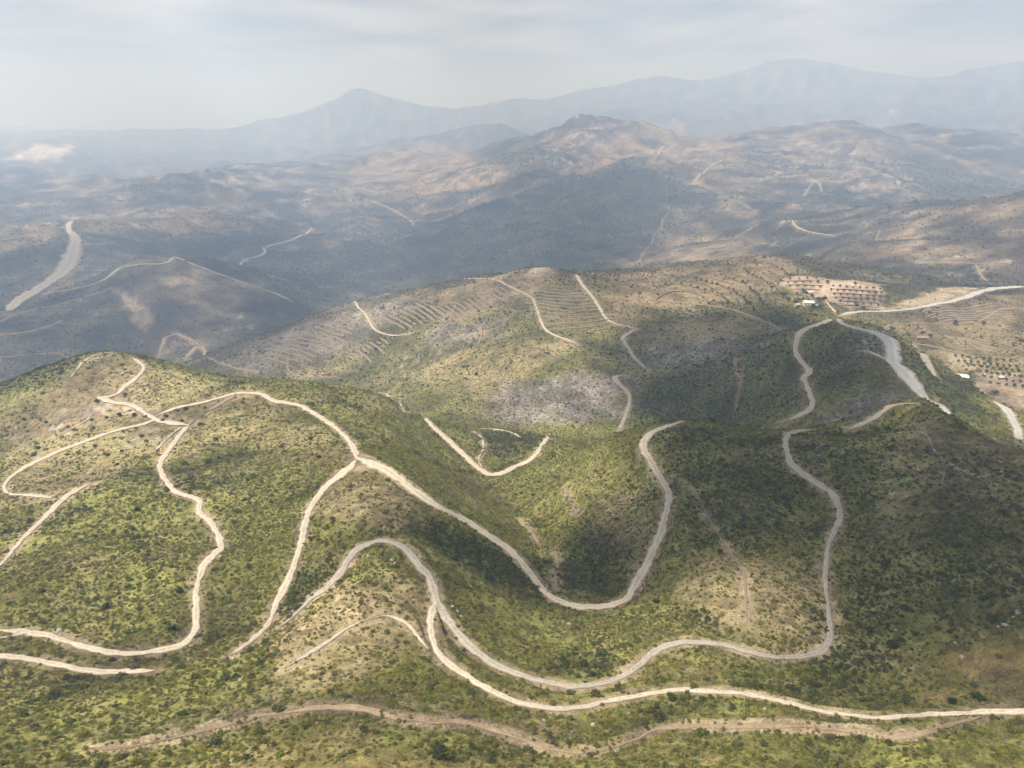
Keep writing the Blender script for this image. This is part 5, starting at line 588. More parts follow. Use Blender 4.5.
def terrain_material():
    t = NT('scrub_hillside'); geo = t.n('ShaderNodeNewGeometry').outputs['Position']
    alb = t.n('ShaderNodeAttribute', attribute_name='cover_colour').outputs['Color']
    cov = t.n('ShaderNodeAttribute', attribute_name='shrub_cover').outputs['Fac']
    fine = t.noise(2.4, 4, .65, geo); med = t.noise(.33, 5, .6, geo); big = t.noise(.022, 9, .68, geo)
    f = t.math('MULTIPLY', t.ramp(fine, .25, .78, .55, 1.45), t.ramp(med, .28, .74, .62, 1.36))
    f = t.math('MULTIPLY', f, t.ramp(big, .32, .68, .5, 1.5))
    c = t.scale(alb, f)
    vor = t.n('ShaderNodeTexVoronoi', {'Vector': geo, 'Scale': .27, 'Randomness': 1.0}, feature='F1')
    spot = t.ramp(t.math('ADD', vor.outputs['Distance'], t.math('MULTIPLY', t.math('SUBTRACT', med, .5), .9)), .28, .50, 1.0, 0.0)
    pick = t.math('GREATER_THAN', cov, t.n('ShaderNodeSeparateColor', {0: vor.outputs['Color']}).outputs[0])
    spot = t.math('MULTIPLY', t.math('MULTIPLY', spot, pick), .42)
    c = t.mix(spot, c, (.050, .056, .027, 1))
    return t.out(c, .95, t.math('ADD', t.math('MULTIPLY', fine, .35), med), .55, .8, .05)
M_TERRAIN = terrain_material()
ii = np.arange(NR * NAZ).reshape(NR, NAZ)
faces = np.stack([ii[:-1, :-1], ii[:-1, 1:], ii[1:, 1:], ii[1:, :-1]], -1).reshape(-1, 4)
me = mesh('hill_terrain', np.stack([X, Y, Z], -1), faces, M_TERRAIN)
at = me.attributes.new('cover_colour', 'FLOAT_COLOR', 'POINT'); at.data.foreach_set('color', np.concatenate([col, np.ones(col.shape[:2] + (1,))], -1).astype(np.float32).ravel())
at = me.attributes.new('shrub_cover', 'FLOAT', 'POINT'); at.data.foreach_set('value', cover.astype(np.float32).ravel())
tag(obj('hill_terrain', me), 'scrub covered hills, valleys and far mountains', None, None, 'structure')

# ------------------------------------------------------------------ roads and paths
def road_material(name, a, b, c, rut):
    t = NT(name); geo = t.n('ShaderNodeNewGeometry').outputs['Position']
    ac = t.n('ShaderNodeAttribute', attribute_name='across').outputs['Fac']
    n1 = t.noise(.22, 5, .6, geo); n2 = t.noise(1.6, 5, .65, geo); n3 = t.noise(6.0, 3, .6, geo)
    k = t.mix(t.ramp(n1, .3, .7), rgb(a), rgb(b))
    k = t.scale(k, t.ramp(n2, .25, .78, .72, 1.22)); k = t.scale(k, t.ramp(n3, .25, .78, .82, 1.15))
    aa = t.math('ABSOLUTE', ac)
    wheel = t.math('SUBTRACT', 1.0, t.math('MULTIPLY', t.math('ABSOLUTE', t.math('SUBTRACT', aa, .42)), 5.0), True)
    k = t.mix(t.math('MULTIPLY', wheel, rut), k, t.scale(rgb(a), 1.12))
    edge = t.ramp(t.math('ADD', aa, t.math('MULTIPLY', t.math('SUBTRACT', n2, .5), 1.1)), .62, 1.02)
    mid = t.math('MULTIPLY', t.ramp(t.math('ADD', aa, t.math('MULTIPLY', t.math('SUBTRACT', n2, .5), 1.2)), .0, .25, 1.0, 0.0), .35)
    k = t.mix(t.math('MAXIMUM', t.math('MULTIPLY', edge, .75), mid), k, rgb(c))
    return t.out(k, .95, t.math('ADD', n2, t.math('MULTIPLY', n3, .5)), .6, .25, .08)
MR = {'pale': road_material('pale_limestone_dirt', (.56, .49, .38), (.47, .40, .305), (.27, .215, .14), .5),
      'tan': road_material('tan_earth', (.34, .26, .175), (.27, .20, .13), (.21, .17, .10), .2),
      'grey': road_material('grey_tan_gravel', (.44, .39, .32), (.36, .32, .26), (.24, .20, .145), .45),
      'gravel': road_material('graded_grey_gravel', (.50, .48, .44), (.42, .40, .36), (.30, .265, .22), .35)}
ACR = np.array([-1.0, -.55, 0, .55, 1.0])
for idx, (nm, mat, lab, c, z) in enumerate(LINES):
    d = np.gradient(c[:, :2], axis=0); d /= np.linalg.norm(d, axis=1)[:, None] + 1e-9; nrm = np.stack([d[:, 1], -d[:, 0]], 1)
    s = np.concatenate([[0], np.cumsum(np.linalg.norm(np.diff(c[:, :2], axis=0), axis=1))]); r = np.hypot(c[:, 0], c[:, 1])
    wl_ = c[:, 2] / 2 * (1 + .30 * perlin(s / 8, s * 0 + idx + .3, 201) + .42 * perlin(s / 2.4, s * 0 + idx + .3, 202))
    wr_ = c[:, 2] / 2 * (1 + .30 * perlin(s / 8, s * 0 + idx + .3, 203) + .42 * perlin(s / 2.4, s * 0 + idx + .3, 204))
    if nm == 'footpath':                                           # grown over in places
        ov = np.clip(.75 + 1.1 * perlin(s / 11, s * 0 + idx + .6, 205) + .5 * perlin(s / 4, s * 0 + idx + .6, 206), .12, 1.15); wl_ *= ov; wr_ *= ov
    tip = np.minimum(1, .15 + .4 * np.minimum(s, s[-1] - s) / np.maximum(c[:, 2], 1)); wl_ *= tip; wr_ *= tip
    V = np.zeros((len(c), 5, 3)); off = .05 + r * .0009 + .004 * (idx % 9)
    for q, k in enumerate(ACR):
        h = np.where(k < 0, wl_, wr_) * k; px = c[:, 0] + nrm[:, 0] * h; py = c[:, 1] + nrm[:, 1] * h
        gz = G.z(px, py); V[:, q, 0] = px; V[:, q, 1] = py
        V[:, q, 2] = np.maximum(gz + .03, z * .5 + gz * .5) + off * (1 - .35 * abs(k)) - (.12 if abs(k) == 1 else 0)
    i = np.arange(len(c) * 5).reshape(-1, 5)
    f = np.stack([i[:-1, :-1], i[:-1, 1:], i[1:, 1:], i[1:, :-1]], -1).reshape(-1, 4)
    me = mesh(nm, V, f[:, ::-1], MR[mat])
    at = me.attributes.new('across', 'FLOAT', 'POINT'); at.data.foreach_set('value', np.broadcast_to(ACR, (len(c), 5)).astype(np.float32).ravel())
    o = tag(obj(nm, me), lab, None, None, 'structure')

# ------------------------------------------------------------------ scrub: leaf-built shrubs
def leaf_material(name, inst=True, colour=None, trans=.38):
    t = NT(name)
    base = t.n('ShaderNodeAttribute', attribute_name='tint', attribute_type='INSTANCER').outputs['Color'] if inst else rgb(colour)
    rnd = t.n('ShaderNodeObjectInfo').outputs['Random']; geo = t.n('ShaderNodeNewGeometry').outputs['Position']
    k = t.scale(base, t.ramp(t.noise(3.1, 3, .6, geo), .28, .72, .6, 1.4)); k = t.scale(k, t.ramp(rnd, 0, 1, .82, 1.18))
    b = t.n('ShaderNodeBsdfPrincipled', {'Base Color': k, 'Roughness': .75, 'Specular IOR Level': .2})
    tr = t.n('ShaderNodeBsdfTranslucent', {0: k}); mx = t.n('ShaderNodeMixShader', {0: trans, 1: b.outputs[0], 2: tr.outputs[0]})
    t.n('ShaderNodeOutputMaterial', {0: mx.outputs[0]}); return t.m
def leaf_cloud(seed, n, leaf, flat=.62, lobes=4, spread=.45, hollow=.45):
    """leaf clump faces over a few uneven lobes; unit radius, sitting on z = 0"""
    g = np.random.default_rng(seed)
    cen = np.concatenate([[[0, 0, .35]], np.stack([g.uniform(-spread, spread, lobes), g.uniform(-spread, spread, lobes), g.uniform(.12, .5, lobes)], 1)])
    rad = np.concatenate([[.62], g.uniform(.34, .55, lobes)]); V = []; Fc = []
    pk = g.choice(len(cen), n, p=rad ** 2 / (rad ** 2).sum())
    for k in range(n):
        d = g.normal(size=3); d[2] = abs(d[2]) * .9 - .15; d /= np.linalg.norm(d)
        p = cen[pk[k]] + d * rad[pk[k]] * g.uniform(hollow, 1.05); p[2] = max(p[2] * flat * 1.5, .02)
        nn = d + g.normal(size=3) * .55; nn /= np.linalg.norm(nn)
        u = np.cross(nn, g.normal(size=3)); u /= np.linalg.norm(u); v = np.cross(nn, u); s = leaf * g.uniform(.6, 1.35)
        b = len(V); V += [p - u * s, p - v * s * .55 + nn * s * .2, p + u * s, p + v * s * .55 + nn * s * .2]; Fc.append((b, b + 1, b + 2, b + 3))
    return np.array(V), np.array(Fc)
M_SCRUB = leaf_material('scrub_leaves')
protos = []
for k, (n, leaf, flat) in enumerate([(130, .17, .55), (150, .15, .7), (110, .19, .45), (120, .17, .62), (60, .25, .55), (50, .27, .6)]):
    v, f = leaf_cloud(40 + k, n, leaf, flat, 3 + k % 3); protos.append(mesh('scrub_clump', v, f, M_SCRUB, False))
proto_objs = [bpy.data.objects.new('scrub_clump', m) for m in protos]
def scatter(r0, r1, spacing, seed):
    """jittered plan positions whose spacing widens with distance, on ground that is open to view or nearly so"""
    g = np.random.default_rng(seed); xs = []; r = r0
    while r < r1:
        s = spacing(r); n = int((AZ1 - AZ0 - .06) * r / s)
        a = AZ0 + .03 + (np.arange(n) + g.uniform(-.5, .5, n)) * s / r; q = r + g.uniform(-.5, .5, n) * s
        xs.append(np.stack([q * np.sin(a), q * np.cos(a)], 1)); r += s
    return np.vstack(xs)
T_ = -Z / RR[:, None]; HID = (T_ - np.minimum.accumulate(T_, axis=0)) * R2       # metres of ground hidden below the sight line
def fields(p):
    d = {k: G.sample(F[k], p[:, 0], p[:, 1]) for k in KINDS}
    d['cover'] = G.sample(cover, p[:, 0], p[:, 1]); d['hid'] = G.sample(HID, p[:, 0], p[:, 1]); d['dr'] = G.sample(np.minimum(DR, 50), p[:, 0], p[:, 1]); d['og'] = G.sample(OG, p[:, 0], p[:, 1])
    d['alb'] = np.stack([G.sample(col[..., k], p[:, 0], p[:, 1]) for k in range(3)], 1); d['z'] = G.z(p[:, 0], p[:, 1]); return d
P1 = scatter(62, 620, lambda r: 0.88 if r < 170 else .88 + (r - 170) * .0034, 3)
P2 = np.vstack([scatter(620, 1400, lambda r: 2.7 + (r - 620) * .0045, 4), scatter(1400, 3600, lambda r: 8 + (r - 1400) * .003, 5)])
pp = np.vstack([P1, P2]); fd = fields(pp); rr = np.hypot(pp[:, 0], pp[:, 1]); u = rng.uniform(size=len(pp))
pn = fbm(pp[:, 0], pp[:, 1], 16, 3, 301); pn2 = fbm(pp[:, 0], pp[:, 1], 4.5, 2, 311)
dens = np.clip(.30 + .75 * fd['cover'] + .35 * pn2, .06, .97) * (1 - .4 * fd['dry']) * (1 - .6 * smooth(.12, .42, fbm(pp[:, 0], pp[:, 1], 24, 3, 321))) * (1 - .75 * fd['gold']) * (1 - .55 * fd['rock']) * (1 - .97 * np.maximum(fd['bare'], np.maximum(fd['soil'], fd['pale'])))
size = rng.lognormal(0, .34, len(pp)) * np.where(rr < 620, .46 + .0007 * np.clip(rr - 170, 0, 450), .98 + .0004 * (rr - 620) + .0007 * np.clip(rr - 1350, 0, 2500))
keep = (u < dens) & (fd['hid'] < 6) & ((rr < 1400) | (fd['hid'] < 1)) & (fd['dr'] > -.25 + size * .7 + .5 * rng.uniform(-1, 1, len(pp)) - 2.5 * (fd['og'] > .5) * (rng.uniform(size=len(pp)) < .55))
pp, rr, size, pn, pn2 = pp[keep], rr[keep], size[keep], pn[keep], pn2[keep]; fd = {k: v[keep] for k, v in fd.items()}
n = len(pp); u = rng.uniform(size=n); u2 = rng.uniform(size=n)
YG, GR, DK, TN, GY = map(np.array, ((.272, .246, .058), (.160, .180, .047), (.098, .110, .045), (.34, .26, .15), (.29, .26, .21)))
w_dk = np.clip(.055 + .95 * fd['dark'] + .18 * pn + .12 * smooth(450, 1000, rr) - .15 * fd['lush'], .04, .9)
w_tn = np.clip(.12 + .5 * fd['dry'] - .2 * fd['dark'] + .2 * fd['brown'] - .2 * pn - .1 * fd['lush'] + .5 * fd['gold'] + .25 * smooth(400, 700, rr), .02, .7)
w_gy = np.clip(.03 + .45 * fd['grey'] + .15 * fd['rock'], 0, .6)
w_yg = np.clip(.46 + .25 * fd['lush'] + .2 * pn2 - .25 * fd['dark'] - .42 * smooth(400, 700, rr), .03, .8)
W = np.stack([w_dk, w_tn, w_gy, w_yg, np.full(n, .34)], 1); W = np.cumsum(W / W.sum(1, keepdims=True), 1)
cls = (u[:, None] > W).sum(1).clip(0, 4)
PAL = np.stack([DK, TN, GY, YG, GR]); tint = PAL[cls] * (.75 + .5 * u2[:, None]); tint = tint * .72 + fd['alb'] * .34
size = size * np.array([1.35, .8, .9, .95, 1.05])[cls]
var = np.where(rr < 330, rng.integers(0, 4, n), rng.integers(4, 6, n))
sc3 = np.stack([size * rng.uniform(.85, 1.2, n), size * rng.uniform(.85, 1.2, n), size * rng.uniform(.75, 1.15, n) * np.array([1.1, .8, .9, 1, 1])[cls]], 1)
rz = rng.uniform(0, 6.283, n)
pu = pp[:, 0] / pp[:, 1] ; fz = fd['z'] - .05
# the shrubs that show largest stand as single objects
cf, sf = math.cos(math.atan(274 / 710)), math.sin(math.atan(274 / 710))
depth = pp[:, 1] * cf - fz * sf; su = 512 + 710 * pp[:, 0] / depth; sv = 384 - 710 * (pp[:, 1] * sf + fz * cf) / depth
big = np.where((su > 4) & (su < 1020) & (sv > 560) & (sv < 764), size / depth, 0) * np.array([.78, .5, 1.05, 1.1, 1.0])[cls]
single = np.argsort(-big)[:240]; is_single = np.zeros(n, bool); is_single[single] = True
NAMES = {0: ('dark green shrub', 'dark green rounded shrub standing out from the paler scrub on the near slope'), 1: ('dry shrub', 'dry tan shrub among green scrub on the near slope'), 2: ('grey shrub', 'grey leafless looking shrub on the near slope'), 3: ('yellow-green shrub', 'bright yellow-green bushy shrub on the near slope'), 4: ('green shrub', 'mid green bushy shrub on the near slope')}
MS = [leaf_material('shrub_leaves_%d' % k, False, PAL[k]) for k in range(5)]
smesh = [[mesh('shrub', *leaf_cloud(80 + k * 5 + q, 210, .14, (.62, .5, .55, .55, .6)[k], 5), MS[k], False) for q in range(3)] for k in range(5)]
SHORT = [('overgrown tan path', 'overgrown path'), ('pale lower track', 'lower track'), ('long grey-tan track', 'wrapping track'), ('narrow pale path looping', 'front spur path'), ('short pale dirt track ending', 'dead-end left track'), ('snaking up', 'snaking left track'), ('descending left', 'track below the fork'), ('looping around', 'looping track')]
RD = [(sh, c) for nm, mat, lab, c, z in LINES for key, sh in SHORT if key in lab]
for q in single:
    k = int(cls[q]); o = obj('shrub', smesh[k][int(rz[q] * 7) % 3], None, (pp[q, 0], pp[q, 1], fz[q])); o.scale = sc3[q]; o.rotation_euler.z = rz[q]
    best = min(((np.hypot(c[:, 0] - pp[q, 0], c[:, 1] - pp[q, 1]).min(), sh, c) for sh, c in RD), key=lambda e: e[0]); i = np.argmin(np.hypot(best[2][:, 0] - pp[q, 0], best[2][:, 1] - pp[q, 1]))
    side = 'beyond' if best[2][i, 1] < pp[q, 1] else 'this side of'; third = 'far left' if su[q] < 205 else 'left centre' if su[q] < 410 else 'centre' if su[q] < 615 else 'right centre' if su[q] < 820 else 'far right'
    tag(o, '%s %s the %s, %s of view' % (NAMES[k][0], ('close ' + side) if best[0] < 6 else ('well ' + side), best[1], third), 'shrub', 'single %ss on the near slope' % NAMES[k][0])
sel = ~is_single
def scrub_object(name, label, mask):
    me = bpy.data.meshes.new(name); m = np.where(mask)[0]; me.vertices.add(len(m))
    me.vertices.foreach_set('co', np.stack([pp[m, 0], pp[m, 1], fz[m]], 1).astype(np.float32).ravel())
    for nm, ty, dt, key in (('tint', 'FLOAT_COLOR', np.concatenate([tint[m], np.ones((len(m), 1))], 1), 'color'), ('size', 'FLOAT_VECTOR', sc3[m], 'vector'), ('turn', 'FLOAT', rz[m], 'value'), ('variant', 'INT', var[m], 'value')):
        a = me.attributes.new(nm, ty, 'POINT'); a.data.foreach_set(key, np.ascontiguousarray(dt, dtype=np.int32 if ty == 'INT' else np.float32).ravel())
    me.update(); o = obj(name, me)
    ng = bpy.data.node_groups.new(name, 'GeometryNodeTree'); ng.interface.new_socket('Geometry', in_out='INPUT', socket_type='NodeSocketGeometry'); ng.interface.new_socket('Geometry', in_out='OUTPUT', socket_type='NodeSocketGeometry')
    N, L = ng.nodes, ng.links; gi = N.new('NodeGroupInput'); go = N.new('NodeGroupOutput'); g2i = N.new('GeometryNodeGeometryToInstance')
    for po in reversed(proto_objs):
        oi = N.new('GeometryNodeObjectInfo'); oi.inputs['Object'].default_value = po; oi.inputs['As Instance'].default_value = True; L.new(oi.outputs['Geometry'], g2i.inputs[0])
    def attr(nm, ty):
        a = N.new('GeometryNodeInputNamedAttribute'); a.data_type = ty; a.inputs[0].default_value = nm; return a.outputs[0]
    m2p = N.new('GeometryNodeMeshToPoints'); L.new(gi.outputs[0], m2p.inputs[0])
    iop = N.new('GeometryNodeInstanceOnPoints'); L.new(m2p.outputs[0], iop.inputs['Points'])
    jn = N.new('GeometryNodeJoinGeometry')
    for po in reversed(proto_objs):
        oi = N.new('GeometryNodeObjectInfo'); oi.inputs['Object'].default_value = po; oi.inputs['As Instance'].default_value = True; L.new(oi.outputs['Geometry'], jn.inputs[0])
    N.remove(g2i)
    for x in [q for q in N if q.bl_idname == 'GeometryNodeObjectInfo' and not q.outputs['Geometry'].is_linked]: N.remove(x)
    L.new(jn.outputs[0], iop.inputs['Instance']); iop.inputs['Pick Instance'].default_value = True
    L.new(attr('variant', 'INT'), iop.inputs['Instance Index']); L.new(attr('size', 'FLOAT_VECTOR'), iop.inputs['Scale'])
    cx = N.new('ShaderNodeCombineXYZ'); L.new(attr('turn', 'FLOAT'), cx.inputs[2]); L.new(cx.outputs[0], iop.inputs['Rotation'])
    L.new(iop.outputs[0], go.inputs[0])
    md = o.modifiers.new('scrub', 'NODES'); md.node_group = ng
    return tag(o, label, None, None, 'stuff')
scrub_object('scrub', 'low green and dry scrub covering the near hills', sel & (rr < 620))
scrub_object('distant_scrub', 'dark scrub dotting the middle slopes', sel & (rr >= 620))
print('scrub points', sel.sum(), 'near', (sel & (rr < 620)).sum())
# ------------------------------------------------------------------ trees and bushes one can tell apart
def bark_material():
    t = NT('grey_bark'); geo = t.n('ShaderNodeNewGeometry').outputs['Position']
    return t.out(t.scale((.17, .14, .11), t.ramp(t.noise(4, 4, .6, geo), .3, .7, .6, 1.3)), .9)
M_BARK = bark_material()
M_OLIVE = leaf_material('olive_leaves', False, (.085, .10, .055)); M_BUSH = leaf_material('dark_bush_leaves', False, (.052, .075, .032))
def trunk_mesh(seed):
    g = random.Random(seed); bm = bmesh.new()
    def limb(a, b, r0, r1):
        d = (b - a); q = d.to_track_quat('Z', 'Y'); rings = []
        for t, r in ((0, r0), (.5, (r0 + r1) * .5), (1, r1)):
            c = a + d * t + Vector((g.uniform(-.04, .04), g.uniform(-.04, .04), 0)) * (t > 0)
            rings.append([bm.verts.new(c + q @ Vector((math.cos(k * 1.0472) * r, math.sin(k * 1.0472) * r, 0))) for k in range(6)])
        for A, B in zip(rings, rings[1:]):
            for k in range(6): bm.faces.new((A[k], A[(k + 1) % 6], B[(k + 1) % 6], B[k]))
        bm.faces.new(rings[-1])
    limb(Vector((0, 0, -.15)), Vector((.05, 0, .42)), .10, .065)
    for k in range(4):
        a = k * 1.57 + g.uniform(-.4, .4); limb(Vector((.05, 0, .36)), Vector((math.cos(a) * .38, math.sin(a) * .38, .85)), .05, .02)
    return bm_mesh('trunk', bm, M_BARK, True)
TRUNKS = [trunk_mesh(k) for k in range(2)]
CROWNS = []
for k in range(4):
    v, f = leaf_cloud(500 + k, 170, .17, .75, 5, .5, .35); v[:, 2] += .38; CROWNS.append(mesh('crown', v, f, M_OLIVE, False))
BUSHM = [mesh('bush', *leaf_cloud(520 + k, 260, .14, .72, 6, .42, .4), M_BUSH, False) for k in range(4)]
def tree(x, y, r, label, cat, group, name='olive_tree'):
    k = random.randrange(1000); z = float(G.z(x, y))
    o = link(bpy.data.objects.new(name, None)); o.location = (x, y, z); o.scale = (r, r, r * random.uniform(.9, 1.2)); o.rotation_euler.z = k; o.empty_display_size = .5
    obj('trunk', TRUNKS[k % 2], o); obj('crown', CROWNS[k % 4], o); return tag(o, label, cat, group)
NTH = ['first', 'second', 'third', 'fourth', 'fifth', 'sixth', 'seventh', 'eighth', 'ninth', 'tenth'] + ['%dth' % k for k in range(11, 60)]
ROWS = ['left half, top row', 'left half, second row', 'left half, third row', 'right half, top row', 'right half, second row', 'right half, third row', 'right half, fourth row', 'right half, bottom row']
for row, rn in zip(ORCHARD, ROWS):
    for k, (x, y) in enumerate(row): tree(x, y, random.uniform(1.9, 2.7), '%s olive tree from left, %s of the bare orchard' % (NTH[k], rn), 'tree', 'olive trees on the bare orchard field')
for j, row in enumerate(FARM):
    for k, (x, y) in enumerate(row): tree(x, y, random.uniform(1.5, 2.3), '%s fruit tree from left, %s row from top, around the white-roofed shed' % (NTH[k], NTH[j]), 'tree', 'fruit trees on the farm at the right', 'fruit_tree')
for j, row in enumerate(GROVE):
    for k, (x, y) in enumerate(row): tree(x + random.uniform(-1.5, 1.5), y + random.uniform(-1.5, 1.5), random.uniform(1.6, 2.6), '%s tree from left, %s row up in the grove left of the orchard' % (NTH[k], NTH[j]), 'tree', 'olive trees of the hillside grove')
FT = ['dark tree beside the small white house by the orchard', 'dark tree between the small white house and the farmhouse', 'dark tree just above the small white house', 'dark tree left of the farmhouse outbuilding', 'dark tree at the right of the farmhouse yard', 'dark tree beside the orchard farm track', 'dark tree below the grey farmhouse shed', 'dark tree at the road fork below the farmhouse', 'dark tree uphill of the farmhouse outbuilding', 'lone dark tree far left of the small white house', 'tall dark tree standing at the top of the orchard track', 'dark tree standing alone inside the bare orchard field', 'dark roadside tree below the right end of the orchard', 'dark roadside tree below the middle of the orchard', 'dark round tree on the bare ground at the right edge', 'dark tree above the right terraces by the tan track', 'second dark tree above the right terraces farther right', 'dark tree at the bend of the wide gravel road', 'dark tree beside the brown stone barn', 'dark tree right of the brown stone barn']
for (x, y), lab in zip(FARMTREES, FT): tree(x, y, random.uniform(3.0, 4.2), lab, 'tree', 'farm trees', 'broadleaf_tree')
BL = {0: 'largest round dark bush left of the hilltop junction', 1: 'dark bush right beside the hilltop junction', 8: 'tall dark bush inside the triangle of hilltop tracks', 9: 'dark bush at the bend right of the hilltop junction', 10: 'lone dark bush on the open slope right of the snaking track', 11: 'lone dark bush on the open slope left of the snaking track', 21: 'dark bush on the ridge slope left of the forked junction', 23: 'lone dark bush on the dry middle slope beyond the valley', 24: 'large dark bush beside the lower track near the right edge', 25: 'round dark bush left of the largest bush beside the lower track', 26: 'smaller green bush between the two dark bushes beside the lower track', 27: 'dark bush just above the wrapping track in the draw', 28: 'dark bush below the bend of the looping track'}
for k, (x, y, w) in enumerate(BUSHES):
    o = obj('bush', BUSHM[k % 4], None, (x, y, float(G.z(x, y)) - .1)); s = w / 2 * 1.05; o.scale = (s, s, s * random.uniform(.95, 1.25)); o.rotation_euler.z = k * 1.7
    tag(o, BL.get(k, 'dark rounded bush dotted about the left hillside, %s' % ('beside the hilltop junction' if 380 < math.hypot(x, y) < 480 and x > -260 else 'among the rocks left of the junction' if math.hypot(x, y) > 330 and x <= -200 else 'beside the snaking track' if math.hypot(x, y) > 230 else 'low down near the snaking track')), 'bush', 'dark bushes on the near hills')

# ------------------------------------------------------------------ rocks, stone lines, terrace walls
def stone_material(name, a, b):
    t = NT(name); geo = t.n('ShaderNodeNewGeometry').outputs['Position']
    return t.out(t.mix(t.ramp(t.noise(.9, 5, .65, geo), .3, .7), rgb(a), rgb(b)), .9, t.noise(3, 4, .6, geo), .5, .2)
M_STONE = stone_material('pale_limestone', (.40, .365, .31), (.27, .24, .195)); M_BANK = stone_material('red_earth', (.21, .15, .105), (.15, .105, .075)); M_TERR = stone_material('terrace_stone', (.35, .285, .205), (.24, .19, .13))
def rock(bm, loc, size, g):
    r = bmesh.ops.create_icosphere(bm, subdivisions=2, radius=1.0); s = Vector((g.uniform(.8, 1.3), g.uniform(.7, 1.1), g.uniform(.5, .85))); ph = [g.uniform(0, 6) for _ in range(3)]
    for v in r['verts']:
        c = v.co; k = 1 + .2 * math.sin(3.1 * c.x + ph[0]) * math.cos(2.7 * c.y + ph[1]) + .12 * math.sin(5.3 * c.z + ph[2])
        v.co = Vector((round(c.x * 2.3) / 2.3 * .35 + c.x * .65, c.y, c.z)) * k; v.co = Vector((v.co.x * s.x, v.co.y * s.y, v.co.z * s.z)) * size + loc
BM_ = []
for k in range(4):
    bm = bmesh.new(); rock(bm, Vector((0, 0, .25)), 1.0, random.Random(k)); BM_.append(bm_mesh('boulder', bm, M_STONE, False))
for k, (x, y, w) in enumerate(BOULDERS):
    o = obj('boulder', BM_[k % 4], None, (x, y, float(G.z(x, y)) - .1)); o.scale = (w * .40,) * 3; o.rotation_euler.z = k * 2.1
    tag(o, {0: 'pale boulder alone on the green slope below the looping track', 1: 'pale boulder between the lower track and the overgrown path', 17: 'pale rock lying in scrub above the left track'}.get(k, 'pale limestone boulder in the near scrub, %s' % ('far left' if x < -60 else 'beside the front spur tracks' if x < 0 else 'on the centre slope' if x < 50 else 'on the right slope' if math.hypot(x, y) < 170 else 'high on the right hill')), 'boulder', 'limestone boulders in the near scrub')
for lab, pts in STONES:
    bm = bmesh.new(); g = random.Random(len(lab)); o3 = Vector((pts[0][0], pts[0][1], float(G.z(pts[0][0], pts[0][1]))))
    for (x0, y0), (x1, y1) in zip(pts, pts[1:]):
        L = math.hypot(x1 - x0, y1 - y0); n_ = max(2, int(L / .9))
        for q in range(n_):
            if g.random() < .22: continue
            t_ = q / n_; x = x0 + (x1 - x0) * t_ + g.uniform(-.4, .4); y = y0 + (y1 - y0) * t_ + g.uniform(-.4, .4)
            rock(bm, Vector((x, y, float(G.z(x, y)) + .2)) - o3, g.uniform(.25, .6), g)
    tag(obj('stone_line', bm_mesh('stone_line', bm, M_STONE), None, o3), lab, 'stone wall')
seen = {}
for k, (lab, grp, pts) in enumerate(WALLS):
    seen[grp] = seen.get(grp, 0) + 1; lab = '%s lowest %s' % (NTH[seen[grp] - 1], lab)
    p = np.array(pts); q = []
    for a, b in zip(p, p[1:]):
        n_ = max(1, int(np.hypot(*(b - a)) / 4)); q += [a + (b - a) * t_ / n_ for t_ in range(n_)]
    q = np.array(q + [p[-1]]); z = G.z(q[:, 0], q[:, 1]); d = np.gradient(q, axis=0); d /= np.linalg.norm(d, axis=1)[:, None] + 1e-9; nr = np.stack([d[:, 1], -d[:, 0]], 1)
    s = np.arange(len(q)); h = 1.05 * (1 + .35 * perlin(s / 3.0, s * 0 + k, 601)) * np.minimum(1, .2 + np.minimum(s, s[::-1]) * .4); wd = .95 * (1 + .3 * perlin(s / 2.0, s * 0 + k, 602))
    V = np.zeros((len(q), 4, 3))
    for c_, (sd, up) in enumerate(((-1, -.6), (-.75, 1), (.75, 1), (1, -.6))):
        V[:, c_, :2] = q + nr * (wd * sd)[:, None]; V[:, c_, 2] = z + np.where(up > 0, h, -.6)
    i = np.arange(len(q) * 4).reshape(-1, 4); f = np.stack([i[:-1, :-1], i[:-1, 1:], i[1:, 1:], i[1:, :-1]], -1).reshape(-1, 4)
    f = np.vstack([f, i[0][None, ::-1], i[-1][None]])
    nm_ = 'earth_bank' if 'bank' in lab else 'terrace_wall'
    tag(obj(nm_, mesh(nm_, V, f[:, ::-1], M_BANK if 'bank' in lab else M_TERR, False)), lab, nm_.replace('_', ' '), grp, 'thing')

# ------------------------------------------------------------------ farm buildings
def flat_material(name, c, k=.12):
    t = NT(name); geo = t.n('ShaderNodeNewGeometry').outputs['Position']
    return t.out(t.scale(tuple(c), t.ramp(t.noise(.8, 4, .6, geo), .3, .7, 1 - k, 1 + k)), .8)
M_WHITE, M_SHEET, M_TILE, M_WOOD, M_GLASS, M_BROWN, M_GREYW = flat_material('whitewash', (.58, .55, .5)), flat_material('white_sheet_metal', (.6, .6, .58), .06), flat_material('pale_tiles', (.55, .46, .38)), flat_material('weathered_wood', (.16, .11, .07)), flat_material('dark_glass', (.05, .06, .07)), flat_material('brown_stone', (.28, .21, .165)), flat_material('grey_block', (.40, .38, .35))
def box(bm, c, s):
    r = bmesh.ops.create_cube(bm, size=1); bmesh.ops.scale(bm, vec=s, verts=r['verts']); bmesh.ops.translate(bm, vec=c, verts=r['verts'])
